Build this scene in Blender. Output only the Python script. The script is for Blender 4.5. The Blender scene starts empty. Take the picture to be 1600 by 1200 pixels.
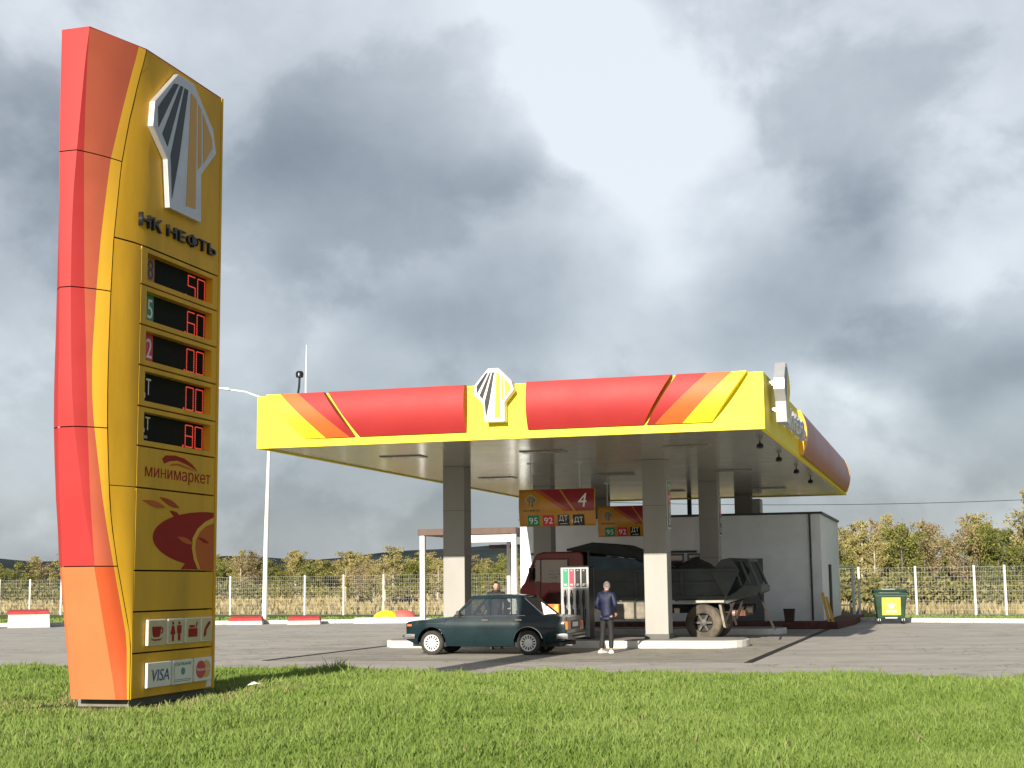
import bpy, bmesh, math, random
import numpy as np
from mathutils import Vector, Matrix
R = math.radians
SC = bpy.context.scene
COL = SC.collection

# ------------------------------------------------------------------ camera
cam = bpy.data.cameras.new('camera')
cam.sensor_width = 36.0
cam.lens = 36.0 * 2300 / 1600
cam.clip_start = 0.1
cam.clip_end = 20000
camo = bpy.data.objects.new('camera', cam)
COL.objects.link(camo)
EYE = 1.70
camo.matrix_world = (Matrix.Translation((0, 0, EYE)) @ Matrix.Rotation(R(90) + math.atan(311 / 2300), 4, 'X')
                     @ Matrix.Rotation(-0.011, 4, 'Z'))
SC.camera = camo

# ------------------------------------------------------------------ light
SUN_AZ = 18.8      # light travels toward this azimuth (degrees right of +Y)
SUN_EL = 19.0
sun = bpy.data.lights.new('sun', 'SUN')
sun.energy = 5.0
sun.angle = R(0.55)
sun.color = (1.0, 0.91, 0.78)
suno = bpy.data.objects.new('sun', sun)
COL.objects.link(suno)
ldir = Vector((math.sin(R(SUN_AZ)) * math.cos(R(SUN_EL)), math.cos(R(SUN_AZ)) * math.cos(R(SUN_EL)), -math.sin(R(SUN_EL))))
suno.rotation_euler = ldir.to_track_quat('-Z', 'Y').to_euler()

SC.view_settings.view_transform = 'Standard'
SC.view_settings.look = 'None'
SC.view_settings.gamma = 1.0
SC.view_settings.exposure = 0.7
SC.cycles.max_bounces = 6
SC.cycles.transparent_max_bounces = 12
SC.cycles.use_denoising = True

# ------------------------------------------------------------------ sky: Nishita behind broken cloud
w = bpy.data.worlds.new('World')
SC.world = w
w.use_nodes = True
wt = w.node_tree
wt.nodes.clear()


def nn(nt, typ, **kw):
    n = nt.nodes.new(typ)
    for k, v in kw.items():
        if k.startswith('i_'):
            n.inputs[int(k[2:])].default_value = v
        else:
            setattr(n, k, v)
    return n


def mth(nt, op, a, b=None, c=None):
    n = nt.nodes.new('ShaderNodeMath')
    n.operation = op
    for i, x in enumerate((a, b, c)):
        if x is None:
            continue
        if isinstance(x, (int, float)):
            n.inputs[i].default_value = x
        else:
            nt.links.new(x, n.inputs[i])
    return n.outputs[0]


def build_world():
    nt = wt
    lk = nt.links.new
    tc = nn(nt, 'ShaderNodeTexCoord')
    sky = nn(nt, 'ShaderNodeTexSky')
    sky.sky_type = 'NISHITA'
    sky.sun_disc = False
    sky.sun_elevation = R(SUN_EL)
    sky.sun_rotation = R(SUN_AZ + 180)
    sep = nn(nt, 'ShaderNodeSeparateXYZ')
    lk(tc.outputs['Generated'], sep.inputs[0])
    x, y, z = sep.outputs
    mp = nn(nt, 'ShaderNodeMapping')
    mp.inputs['Scale'].default_value = (1, 1, 1.25)
    lk(tc.outputs['Generated'], mp.inputs[0])
    warp = nn(nt, 'ShaderNodeTexNoise')
    warp.inputs['Scale'].default_value = 5.0
    warp.inputs['Detail'].default_value = 5
    lk(mp.outputs[0], warp.inputs['Vector'])
    ws = nn(nt, 'ShaderNodeSeparateColor')
    lk(warp.outputs['Color'], ws.inputs[0])
    az = mth(nt, 'ARCTAN2', x, y)
    el = mth(nt, 'ARCSINE', z)
    az = mth(nt, 'MULTIPLY_ADD', mth(nt, 'SUBTRACT', ws.outputs[0], 0.5), 0.22, az)
    el = mth(nt, 'MULTIPLY_ADD', mth(nt, 'SUBTRACT', ws.outputs[1], 0.5), 0.13, el)
    # billows: azimuth deg, elevation deg, radii deg, brightness
    lobes = [(4.9, 20.3, 4.4, 4.0, 0.44), (5.5, 16.7, 2.9, 2.9, 0.42), (12.9, 21.0, 8.2, 3.0, 0.07), (0.2, 21.4, 5.0, 2.2, 0.06),
             (-7.1, 20.8, 6.5, 2.4, 0.04), (-9.1, 15.8, 4.2, 2.2, -0.26), (-0.9, 15.1, 4.7, 1.5, -0.16), (-18.2, 14.6, 3.7, 3.7, -0.36),
             (-4.8, 11.0, 5.0, 2.7, -0.16), (-1.5, 9.7, 4.2, 1.7, -0.26), (12.4, 13.7, 3.0, 2.7, -0.26), (10.3, 10.7, 4.5, 2.0, -0.28),
             (17.8, 8.5, 3.7, 1.5, -0.28), (14.1, 7.9, 1.9, 1.2, 0.34), (17.3, 11.2, 2.7, 1.5, 0.14), (-9.5, 10.9, 2.2, 2.2, 0.12),
             (-10.7, 7.9, 2.7, 1.5, 0.16), (18.0, 16.6, 4.5, 2.2, 0.12), (-6.5, 3.2, 10.5, 3.3, -0.34), (-19, 1.5, 5, 2, -0.3), (12, 2.0, 9, 2.4, -0.14), (-17.9, 5.4, 2.7, 2.2, 0.12),
             (15.8, 4.0, 6.5, 1.9, -0.14), (5.1, 12.1, 2.0, 3.0, 0.14), (-17.5, 20.5, 3.5, 2.0, 0.08)]
    tot = None
    for a0, e0, ra, re, am in lobes:
        da = mth(nt, 'MULTIPLY_ADD', az, 1 / R(ra), -R(a0) / R(ra))
        de = mth(nt, 'MULTIPLY_ADD', el, 1 / R(re), -R(e0) / R(re))
        d2 = mth(nt, 'ADD', mth(nt, 'MULTIPLY', da, da), mth(nt, 'MULTIPLY', de, de))
        g = mth(nt, 'EXPONENT', mth(nt, 'MULTIPLY', d2, -1.0))
        am = am * (1.0 if am < 0 else 1.0)
        tot = mth(nt, 'MULTIPLY', g, am) if tot is None else mth(nt, 'MULTIPLY_ADD', g, am, tot)
    n1 = nn(nt, 'ShaderNodeTexNoise')
    n1.inputs['Scale'].default_value = 7.0
    n1.inputs['Detail'].default_value = 8
    n1.inputs['Roughness'].default_value = 0.60
    n1.inputs['Distortion'].default_value = 0.2
    lk(mp.outputs[0], n1.inputs['Vector'])
    n3 = nn(nt, 'ShaderNodeTexNoise')
    n3.inputs['Scale'].default_value = 5.0
    n3.inputs['Detail'].default_value = 9
    n3.inputs['Roughness'].default_value = 0.56
    n3.inputs['Distortion'].default_value = 0.15
    mp3 = nn(nt, 'ShaderNodeMapping')
    mp3.inputs['Scale'].default_value = (1, 1, 1.3)
    mp3.inputs['Location'].default_value = (3.1, 1.7, 0.4)
    lk(tc.outputs['Generated'], mp3.inputs[0])
    lk(mp3.outputs[0], n3.inputs['Vector'])
    bil = nn(nt, 'ShaderNodeMapRange', interpolation_type='SMOOTHERSTEP')
    bil.inputs[1].default_value = 0.44
    bil.inputs[2].default_value = 0.57
    bil.inputs[3].default_value = -0.085
    bil.inputs[4].default_value = 0.085
    lk(n3.outputs[0], bil.inputs[0])
    tot = mth(nt, 'ADD', tot, bil.outputs[0])
    n2 = nn(nt, 'ShaderNodeTexNoise')
    n2.inputs['Scale'].default_value = 3.0
    n2.inputs['Detail'].default_value = 3
    lk(mp.outputs[0], n2.inputs['Vector'])
    L = mth(nt, 'MULTIPLY_ADD', mth(nt, 'SUBTRACT', n1.outputs[0], 0.5), 0.46, tot)
    L = mth(nt, 'MULTIPLY_ADD', mth(nt, 'SUBTRACT', n2.outputs[0], 0.5), 0.25, L)
    # unseen sky outside the view, darkened to lower ambient light and deepen shade
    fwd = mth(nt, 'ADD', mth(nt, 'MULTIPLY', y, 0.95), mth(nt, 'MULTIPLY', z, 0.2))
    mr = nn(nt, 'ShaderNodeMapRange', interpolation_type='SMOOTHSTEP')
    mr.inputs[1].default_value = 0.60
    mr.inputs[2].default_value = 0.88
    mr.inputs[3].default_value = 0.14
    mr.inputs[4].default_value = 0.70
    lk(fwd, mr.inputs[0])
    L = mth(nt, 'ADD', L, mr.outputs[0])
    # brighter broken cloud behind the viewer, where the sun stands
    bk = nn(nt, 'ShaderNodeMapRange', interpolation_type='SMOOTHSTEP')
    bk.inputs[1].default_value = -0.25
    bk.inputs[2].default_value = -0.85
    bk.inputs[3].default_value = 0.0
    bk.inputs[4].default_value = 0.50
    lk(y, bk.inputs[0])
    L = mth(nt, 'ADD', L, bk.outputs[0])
    ramp = nn(nt, 'ShaderNodeValToRGB')
    cr = ramp.color_ramp
    cr.interpolation = 'B_SPLINE'
    cr.elements[0].position = 0.0
    cr.elements[0].color = (0.066, 0.080, 0.102, 1)
    cr.elements[1].position = 1.0
    cr.elements[1].color = (0.56, 0.595, 0.63, 1)
    for p, c in ((0.25, (0.130, 0.150, 0.177, 1)), (0.5, (0.228, 0.255, 0.286, 1)), (0.75, (0.355, 0.385, 0.418, 1))):
        e = cr.elements.new(p)
        e.color = c
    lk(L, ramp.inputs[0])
    # thin cover lets some clear Nishita sky through where the cloud is bright
    mul = nn(nt, 'ShaderNodeVectorMath', operation='SCALE')
    lk(ramp.outputs[0], mul.inputs[0])
    mul.inputs['Scale'].default_value = 10.0
    mx = nn(nt, 'ShaderNodeMix', data_type='RGBA')
    mx.inputs[0].default_value = 0.90
    lk(sky.outputs[0], mx.inputs[6])
    lk(mul.outputs[0], mx.inputs[7])
    bg = nn(nt, 'ShaderNodeBackground')
    bg.inputs['Strength'].default_value = 0.1
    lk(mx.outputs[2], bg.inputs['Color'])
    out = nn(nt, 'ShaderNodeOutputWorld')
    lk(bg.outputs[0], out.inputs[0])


build_world()

# ------------------------------------------------------------------ station frame: u along the canopy front, v away from the road
TH = R(16.3)
AU = Vector((math.cos(TH), -math.sin(TH), 0))
BV = Vector((math.sin(TH), math.cos(TH), 0))


def W(u, v, z=0.0):
    p = AU * u + BV * v
    return Vector((p.x, p.y, z))


# ------------------------------------------------------------------ mesh helpers
class MB:
    def __init__(s):
        s.v, s.f, s.m = [], [], []

    def add(s, vs, fs, m=0):
        k = len(s.v)
        s.v += [tuple(p) for p in vs]
        s.f += [tuple(i + k for i in f) for f in fs]
        s.m += [m] * len(fs)
        return s

    def box(s, x0, x1, y0, y1, z0, z1, m=0):
        vs = [(x0, y0, z0), (x1, y0, z0), (x1, y1, z0), (x0, y1, z0), (x0, y0, z1), (x1, y0, z1), (x1, y1, z1), (x0, y1, z1)]
        return s.hexa(vs, m)

    def hexa(s, vs, m=0):
        return s.add(vs, [(0, 3, 2, 1), (4, 5, 6, 7), (0, 1, 5, 4), (1, 2, 6, 5), (2, 3, 7, 6), (3, 0, 4, 7)], m)

    def prism(s, pts, off, m=0):
        n = len(pts)
        off = Vector(off)
        vs = [Vector(p) for p in pts] + [Vector(p) + off for p in pts]
        fs = [tuple(range(n - 1, -1, -1)), tuple(range(n, 2 * n))] + [(i, (i + 1) % n, n + (i + 1) % n, n + i) for i in range(n)]
        return s.add(vs, fs, m)

    def tube(s, path, r, n=8, m=0, cap=True):
        path = [Vector(p) for p in path]
        rs = r if isinstance(r, (list, tuple)) else [r] * len(path)
        vs, fs = [], []
        ref = None
        for i, p in enumerate(path):
            t = (path[min(i + 1, len(path) - 1)] - path[max(i - 1, 0)]).normalized()
            if ref is None:
                ref = Vector((0, 0, 1)) if abs(t.z) < 0.9 else Vector((1, 0, 0))
            a = t.cross(ref).normalized()
            b = t.cross(a).normalized()
            ref = a.cross(t).normalized()
            for k in range(n):
                an = 2 * math.pi * k / n
                vs.append(p + a * math.cos(an) * rs[i] + b * math.sin(an) * rs[i])
        for i in range(len(path) - 1):
            for k in range(n):
                fs.append((i * n + k, i * n + (k + 1) % n, (i + 1) * n + (k + 1) % n, (i + 1) * n + k))
        if cap:
            fs.append(tuple(range(n - 1, -1, -1)))
            fs.append(tuple((len(path) - 1) * n + k for k in range(n)))
        return s.add(vs, fs, m)

    def lathe(s, prof, c=(0, 0, 0), axis='z', n=24, m=0, closed=False, cap=True):
        vs, fs = [], []
        for r, h in prof:
            for k in range(n):
                a = 2 * math.pi * k / n
                q = (r * math.cos(a), r * math.sin(a))
                if axis == 'z':
                    p = (q[0], q[1], h)
                elif axis == 'y':
                    p = (q[0], h, q[1])
                else:
                    p = (h, q[0], q[1])
                vs.append((p[0] + c[0], p[1] + c[1], p[2] + c[2]))
        L = len(prof)
        for i in range(L if closed else L - 1):
            j = (i + 1) % L
            for k in range(n):
                fs.append((i * n + k, i * n + (k + 1) % n, j * n + (k + 1) % n, j * n + k))
        if not closed and cap:
            if prof[0][0] > 1e-4:
                fs.append(tuple(range(n)))
            if prof[-1][0] > 1e-4:
                fs.append(tuple((L - 1) * n + k for k in range(n)))
        return s.add(vs, fs, m)

    def grid(s, rows, m=0):
        n = len(rows[0])
        vs = [p for r in rows for p in r]
        fs = [(i * n + k, i * n + k + 1, (i + 1) * n + k + 1, (i + 1) * n + k) for i in range(len(rows) - 1) for k in range(n - 1)]
        return s.add(vs, fs, m)

    def off(s, d):
        d = Vector(d)
        s.v = [tuple(Vector(p) + d) for p in s.v]
        return s

    def build(s, name, mats, parent=None, smooth=None, bevel=0, solid=0, off=None, weld=False):
        if off is not None:
            s.off(off)
        me = bpy.data.meshes.new(name)
        me.from_pydata([tuple(p) for p in s.v], [], s.f)
        mats = mats if isinstance(mats, (list, tuple)) else [mats]
        for mm in mats:
            me.materials.append(mm)
        if len(mats) > 1:
            me.polygons.foreach_set('material_index', s.m)
        bm = bmesh.new()
        bm.from_mesh(me)
        if weld:
            bmesh.ops.remove_doubles(bm, verts=bm.verts, dist=1e-4)
        bmesh.ops.recalc_face_normals(bm, faces=bm.faces)
        bm.to_mesh(me)
        bm.free()
        if smooth is not None:
            me.polygons.foreach_set('use_smooth', [True] * len(me.polygons))
            me.set_sharp_from_angle(angle=R(smooth))
        o = bpy.data.objects.new(name, me)
        COL.objects.link(o)
        if parent is not None:
            o.parent = parent
        if solid:
            md = o.modifiers.new('thickness', 'SOLIDIFY')
            md.thickness = solid
            md.offset = -1
        if bevel:
            md = o.modifiers.new('bevel', 'BEVEL')
            md.width = bevel
            md.segments = 2
            md.limit_method = 'ANGLE'
            md.angle_limit = R(40)
        return o


def tag(o, label=None, cat=None, group=None, kind=None):
    if label: o['label'] = label
    if cat: o['category'] = cat
    if group: o['group'] = group
    if kind: o['kind'] = kind
    return o


def thing(name, label, cat, loc=(0, 0, 0), rz=0.0, group=None):
    o = bpy.data.objects.new(name, None)
    o.empty_display_size = 0.2
    COL.objects.link(o)
    o.location = loc
    o.rotation_euler = (0, 0, rz)
    return tag(o, label, cat, group)


def sthing(name, label, cat, u, v, z=0.0, rz=0.0, group=None):
    return thing(name, label, cat, W(u, v, z), -TH + rz, group)


def copy_tree(o, parent=None):
    c = o.copy()
    COL.objects.link(c)
    if parent is not None:
        c.parent = parent
    for ch in list(o.children):
        copy_tree(ch, c)
    return c


def text_range(s):
    c = bpy.data.curves.new('m', 'FONT')
    c.body = s
    tmp = bpy.data.objects.new('tmp', c)
    me = bpy.data.meshes.new_from_object(tmp)
    bpy.data.objects.remove(tmp)
    xs = [v.co.x for v in me.vertices]
    bpy.data.meshes.remove(me)
    return min(xs), max(xs)


def text(s, name, mat, parent, o, ex, ey, height, width=None, ext=0.004, center=False, shear=0.0, bold=0.0, off=None):
    """Lettering laid on a plane: lower-left corner o, unit vectors ex, ey, raised by ext along ex x ey."""
    c = bpy.data.curves.new(name, 'FONT')
    c.body = s
    c.size = 1
    c.extrude = 0.5
    c.shear = shear
    c.offset = bold
    c.resolution_u = 3
    tmp = bpy.data.objects.new('tmp', c)
    me = bpy.data.meshes.new_from_object(tmp)
    bpy.data.objects.remove(tmp)
    bmt = bmesh.new()
    bmt.from_mesh(me)
    bmesh.ops.triangulate(bmt, faces=bmt.faces, ngon_method='EAR_CLIP')
    bmt.to_mesh(me)
    bmt.free()
    n = len(me.vertices)
    co = np.zeros(n * 3, dtype=np.float32)
    me.vertices.foreach_get('co', co)
    co = co.reshape(-1, 3)
    x0, x1 = co[:, 0].min(), co[:, 0].max()
    y0, y1 = co[:, 1].min(), co[:, 1].max()
    sy = height / (y1 - y0)
    sx = sy if width is None else width / (x1 - x0)
    X = (co[:, 0] - x0) * sx
    Y = (co[:, 1] - y0) * sy
    Z = (co[:, 2] + 0.5) * ext
    if center:
        X = X - (x1 - x0) * sx / 2
    o, ex, ey = Vector(o), Vector(ex), Vector(ey)
    en = ex.cross(ey)
    if off is not None:
        o = o + Vector(off)
    P = np.outer(X, ex) + np.outer(Y, ey) + np.outer(Z, en) + np.array(o)
    me.vertices.foreach_set('co', P.astype(np.float32).ravel())
    me.update()
    me.name = name
    me.materials.clear()
    me.materials.append(mat)
    ob = bpy.data.objects.new(name, me)
    COL.objects.link(ob)
    ob.parent = parent
    return ob


# ------------------------------------------------------------------ materials
MATS = {}


def mat(name, col, rough=0.5, metal=0.0, var=0.08, scale=3.0, bump=0.0, bscale=40.0, spec=0.5, coat=0.0, detail=5, streak=0.0):
    """Principled surface with a little uneven wear in its own colour."""
    if name in MATS:
        return MATS[name]
    m = bpy.data.materials.new(name)
    m.use_nodes = True
    nt = m.node_tree
    b = nt.nodes['Principled BSDF']
    b.inputs['Roughness'].default_value = rough
    b.inputs['Metallic'].default_value = metal
    b.inputs['Specular IOR Level'].default_value = spec
    b.inputs['Coat Weight'].default_value = coat
    b.inputs['Coat Roughness'].default_value = 0.06
    tc = nn(nt, 'ShaderNodeTexCoord')
    c4 = (*col, 1)
    if var > 0:
        nz = nn(nt, 'ShaderNodeTexNoise')
        nz.inputs['Scale'].default_value = scale
        nz.inputs['Detail'].default_value = detail
        nz.inputs['Roughness'].default_value = 0.6
        if streak:
            mp = nn(nt, 'ShaderNodeMapping')
            mp.inputs['Scale'].default_value = (1, 1, streak)
            nt.links.new(tc.outputs['Object'], mp.inputs[0])
            nt.links.new(mp.outputs[0], nz.inputs['Vector'])
        else:
            nt.links.new(tc.outputs['Object'], nz.inputs['Vector'])
        rp = nn(nt, 'ShaderNodeValToRGB')
        rp.color_ramp.elements[0].position = 0.3
        rp.color_ramp.elements[1].position = 0.72
        rp.color_ramp.elements[0].color = (*[max(0, c * (1 - var * 1.6)) for c in col], 1)
        rp.color_ramp.elements[1].color = (*[min(1, c * (1 + var)) for c in col], 1)
        nt.links.new(nz.outputs[0], rp.inputs[0])
        nt.links.new(rp.outputs[0], b.inputs['Base Color'])
        mr = nn(nt, 'ShaderNodeMapRange')
        mr.inputs[3].default_value = max(0.02, rough - 0.06)
        mr.inputs[4].default_value = min(1, rough + 0.10)
        nt.links.new(nz.outputs[0], mr.inputs[0])
        nt.links.new(mr.outputs[0], b.inputs['Roughness'])
    else:
        b.inputs['Base Color'].default_value = c4
    if bump > 0:
        bz = nn(nt, 'ShaderNodeTexNoise')
        bz.inputs['Scale'].default_value = bscale
        bz.inputs['Detail'].default_value = 6
        nt.links.new(tc.outputs['Object'], bz.inputs['Vector'])
        bp = nn(nt, 'ShaderNodeBump')
        bp.inputs['Strength'].default_value = bump
        bp.inputs['Distance'].default_value = 0.02
        nt.links.new(bz.outputs[0], bp.inputs['Height'])
        nt.links.new(bp.outputs[0], b.inputs['Normal'])
    MATS[name] = m
    return m


def ribbed(name, col, rough, axis, period, strength=0.6, var=0.06, spec=0.5, dist=0.02):
    """Sheet cladding with straight ribs, as bump."""
    if name in MATS:
        return MATS[name]
    m = mat(name, col, rough, 0, var, 1.5, spec=spec)
    nt = m.node_tree
    b = nt.nodes['Principled BSDF']
    tc = nn(nt, 'ShaderNodeTexCoord')
    sp = nn(nt, 'ShaderNodeSeparateXYZ')
    nt.links.new(tc.outputs['Object'], sp.inputs[0])
    v = mth(nt, 'FRACT', mth(nt, 'DIVIDE', sp.outputs['XYZ'.index(axis)], period))
    h = mth(nt, 'SMOOTH_MIN', mth(nt, 'PINGPONG', v, 0.5), 0.12, 0.05)
    bp = nn(nt, 'ShaderNodeBump')
    bp.inputs['Strength'].default_value = strength
    bp.inputs['Distance'].default_value = dist
    nt.links.new(h, bp.inputs['Height'])
    nt.links.new(bp.outputs[0], b.inputs['Normal'])
    return m


def glass(name, tint=(0.55, 0.6, 0.6), refl=0.12):
    if name in MATS:
        return MATS[name]
    m = bpy.data.materials.new(name)
    m.use_nodes = True
    nt = m.node_tree
    nt.nodes.clear()
    tr = nn(nt, 'ShaderNodeBsdfTransparent')
    tr.inputs[0].default_value = (*tint, 1)
    gl = nn(nt, 'ShaderNodeBsdfGlossy')
    gl.inputs['Roughness'].default_value = 0.03
    fr = nn(nt, 'ShaderNodeFresnel')
    fr.inputs[0].default_value = 1.5
    f = mth(nt, 'ADD', fr.outputs[0], refl)
    mx = nn(nt, 'ShaderNodeMixShader')
    nt.links.new(f, mx.inputs[0])
    nt.links.new(tr.outputs[0], mx.inputs[1])
    nt.links.new(gl.outputs[0], mx.inputs[2])
    o = nn(nt, 'ShaderNodeOutputMaterial')
    nt.links.new(mx.outputs[0], o.inputs[0])
    MATS[name] = m
    return m


def emit(name, col, st):
    if name in MATS:
        return MATS[name]
    m = bpy.data.materials.new(name)
    m.use_nodes = True
    b = m.node_tree.nodes['Principled BSDF']
    b.inputs['Base Color'].default_value = (*col, 1)
    b.inputs['Emission Color'].default_value = (*col, 1)
    b.inputs['Emission Strength'].default_value = st
    MATS[name] = m
    return m


def ground_mat(name, cols, scales, rough=0.9, bump=0.3, bscale=60, spec=0.2, stretch=(1, 1, 1)):
    """Three colours mixed by coarse and fine noise in world metres."""
    m = bpy.data.materials.new(name)
    m.use_nodes = True
    nt = m.node_tree
    lk = nt.links.new
    b = nt.nodes['Principled BSDF']
    b.inputs['Roughness'].default_value = rough
    b.inputs['Specular IOR Level'].default_value = spec
    tc = nn(nt, 'ShaderNodeTexCoord')
    mp = nn(nt, 'ShaderNodeMapping')
    mp.inputs['Scale'].default_value = stretch
    lk(tc.outputs['Object'], mp.inputs[0])
    prev = None
    for i, (c, s) in enumerate(zip(cols, scales)):
        if i == 0:
            rgb = nn(nt, 'ShaderNodeRGB')
            rgb.outputs[0].default_value = (*c, 1)
            prev = rgb.outputs[0]
            continue
        nz = nn(nt, 'ShaderNodeTexNoise')
        nz.inputs['Scale'].default_value = s
        nz.inputs['Detail'].default_value = 6
        nz.inputs['Roughness'].default_value = 0.65
        lk(mp.outputs[0], nz.inputs['Vector'])
        mr = nn(nt, 'ShaderNodeMapRange')
        mr.inputs[1].default_value = 0.42
        mr.inputs[2].default_value = 0.66
        lk(nz.outputs[0], mr.inputs[0])
        mx = nn(nt, 'ShaderNodeMix', data_type='RGBA')
        lk(mr.outputs[0], mx.inputs[0])
        lk(prev, mx.inputs[6])
        mx.inputs[7].default_value = (*c, 1)
        prev = mx.outputs[2]
    lk(prev, b.inputs['Base Color'])
    bz = nn(nt, 'ShaderNodeTexNoise')
    bz.inputs['Scale'].default_value = bscale
    bz.inputs['Detail'].default_value = 8
    lk(tc.outputs['Object'], bz.inputs['Vector'])
    bp = nn(nt, 'ShaderNodeBump')
    bp.inputs['Strength'].default_value = bump
    bp.inputs['Distance'].default_value = 0.02
    lk(bz.outputs[0], bp.inputs['Height'])
    lk(bp.outputs[0], b.inputs['Normal'])
    return m


M_YEL = mat('lemon_enamel', (0.84, 0.72, 0.022), 0.55, var=0.035, scale=1.2)
M_RED = mat('red_enamel', (0.36, 0.020, 0.020), 0.58, var=0.05, scale=1.2)
M_ORA = mat('orange_enamel', (0.60, 0.12, 0.02), 0.55, var=0.04, scale=1.2)
M_GOLD = mat('gold_sign_enamel', (0.80, 0.445, 0.03), 0.5, var=0.17, spec=0.22, scale=1.1, streak=0.25)
M_SGOLD = mat('light_gold_enamel', (0.82, 0.46, 0.04), 0.5, spec=0.25, var=0.05, scale=1.1)
M_SRED = mat('sign_red', (0.42, 0.036, 0.036), 0.5, spec=0.3, var=0.05, scale=1.3)
M_SSAL = mat('sign_salmon', (0.50, 0.115, 0.06), 0.5, spec=0.3, var=0.05, scale=1.3)
M_SORA = mat('sign_orange', (0.56, 0.175, 0.065), 0.5, spec=0.3, var=0.05, scale=1.3)
M_DORA = mat('sign_dark_orange', (0.60, 0.10, 0.03), 0.38, var=0.05, scale=1.3)
M_WHITE = mat('white_paint', (0.76, 0.76, 0.74), 0.45, var=0.06)
M_SILV = mat('brushed_silver', (0.62, 0.63, 0.64), 0.30, 0.55, var=0.06, scale=4)
M_BLACK = mat('black_gloss', (0.012, 0.013, 0.015), 0.25, var=0.2)
M_DARK = mat('dark_rubber', (0.022, 0.022, 0.022), 0.75, var=0.25, scale=8)
M_SEAM = mat('dark_seam', (0.035, 0.025, 0.012), 0.8, var=0.1)
M_GREY = mat('grey_column_paint', (0.31, 0.302, 0.28), 0.45, var=0.07, scale=1.2, streak=0.3)
M_CEIL = ribbed('ceiling_slats', (0.34, 0.325, 0.27), 0.14, 'Y', 0.20, 0.45, 0.05)
M_CONC = mat('painted_concrete', (0.62, 0.60, 0.56), 0.8, var=0.12, scale=2.5, bump=0.3)
M_GALV = mat('galvanised_steel', (0.66, 0.66, 0.64), 0.5, 0.2, var=0.08)
M_GREEN = mat('fuel_green', (0.0, 0.26, 0.11), 0.4, var=0.03)
M_PRED = mat('fuel_red', (0.62, 0.02, 0.05), 0.4, var=0.03)
M_DRED = mat('print_dark_red', (0.36, 0.014, 0.010), 0.5, var=0.04, spec=0.12)
M_WTXT = mat('white_print', (0.85, 0.85, 0.83), 0.5, var=0)
M_GLASS = glass('window_glass', (0.30, 0.33, 0.33), 0.10)
M_CGLASS = glass('car_glass', (0.62, 0.66, 0.64), 0.24)

# ================================================================== THE SETTING
M_FIELD = ground_mat('dry_field', [(0.30, 0.27, 0.125), (0.20, 0.21, 0.07), (0.40, 0.35, 0.20)], [0, 0.05, 0.4], bscale=8, stretch=(1, 2.2, 1))
M_ASPH = ground_mat('worn_asphalt', [(0.43, 0.41, 0.37), (0.36, 0.345, 0.315), (0.48, 0.46, 0.42)], [0, 0.16, 1.1], rough=0.85, bump=0.35, bscale=70, spec=0.3)


def wear(m, stain, crack):
    """Tyre streaks, oil spots and fine cracks in the paving's own colour."""
    nt = m.node_tree
    lk = nt.links.new
    b = nt.nodes['Principled BSDF']
    src = b.inputs['Base Color'].links[0].from_socket
    tc = nn(nt, 'ShaderNodeTexCoord')

    def layer(src, fac, col):
        mx = nn(nt, 'ShaderNodeMix', data_type='RGBA')
        lk(fac, mx.inputs[0])
        lk(src, mx.inputs[6])
        mx.inputs[7].default_value = (*col, 1)
        return mx.outputs[2]

    def noise(scale, st, lo, hi, amt, rot=0.0):
        mp = nn(nt, 'ShaderNodeMapping')
        mp.inputs['Scale'].default_value = st
        mp.inputs['Rotation'].default_value = (0, 0, rot)
        lk(tc.outputs['Object'], mp.inputs[0])
        nz = nn(nt, 'ShaderNodeTexNoise')
        nz.inputs['Scale'].default_value = scale
        nz.inputs['Detail'].default_value = 7
        nz.inputs['Roughness'].default_value = 0.62
        lk(mp.outputs[0], nz.inputs['Vector'])
        mr = nn(nt, 'ShaderNodeMapRange')
        mr.inputs[1].default_value = lo
        mr.inputs[2].default_value = hi
        mr.inputs[4].default_value = amt
        lk(nz.outputs[0], mr.inputs[0])
        return mr.outputs[0]
    src = layer(src, noise(1.0, (0.06, 0.9, 1), 0.50, 0.66, 0.35, R(8)), (0.20, 0.19, 0.17))
    src = layer(src, noise(1.3, (0.05, 1.3, 1), 0.55, 0.70, 0.5, R(14)), (0.46, 0.44, 0.40))
    src = layer(src, noise(0.7, (1, 1, 1), 0.62, 0.70, stain), (0.10, 0.095, 0.085))
    vo = nn(nt, 'ShaderNodeTexVoronoi', feature='DISTANCE_TO_EDGE')
    vo.inputs['Scale'].default_value = 0.16
    dz = nn(nt, 'ShaderNodeTexNoise')
    dz.inputs['Scale'].default_value = 0.9
    dz.inputs['Detail'].default_value = 5
    lk(tc.outputs['Object'], dz.inputs['Vector'])
    sc = nn(nt, 'ShaderNodeVectorMath', operation='SCALE')
    sc.inputs['Scale'].default_value = 6.0
    lk(dz.outputs['Color'], sc.inputs[0])
    av = nn(nt, 'ShaderNodeVectorMath', operation='ADD')
    lk(tc.outputs['Object'], av.inputs[0])
    lk(sc.outputs[0], av.inputs[1])
    lk(av.outputs[0], vo.inputs['Vector'])
    cm = nn(nt, 'ShaderNodeMapRange')
    cm.inputs[1].default_value = 0.002
    cm.inputs[2].default_value = 0.009
    cm.inputs[3].default_value = crack
    cm.inputs[4].default_value = 0.0
    lk(vo.outputs['Distance'], cm.inputs[0])
    src = layer(src, cm.outputs[0], (0.09, 0.085, 0.075))
    lk(src, b.inputs['Base Color'])


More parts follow.
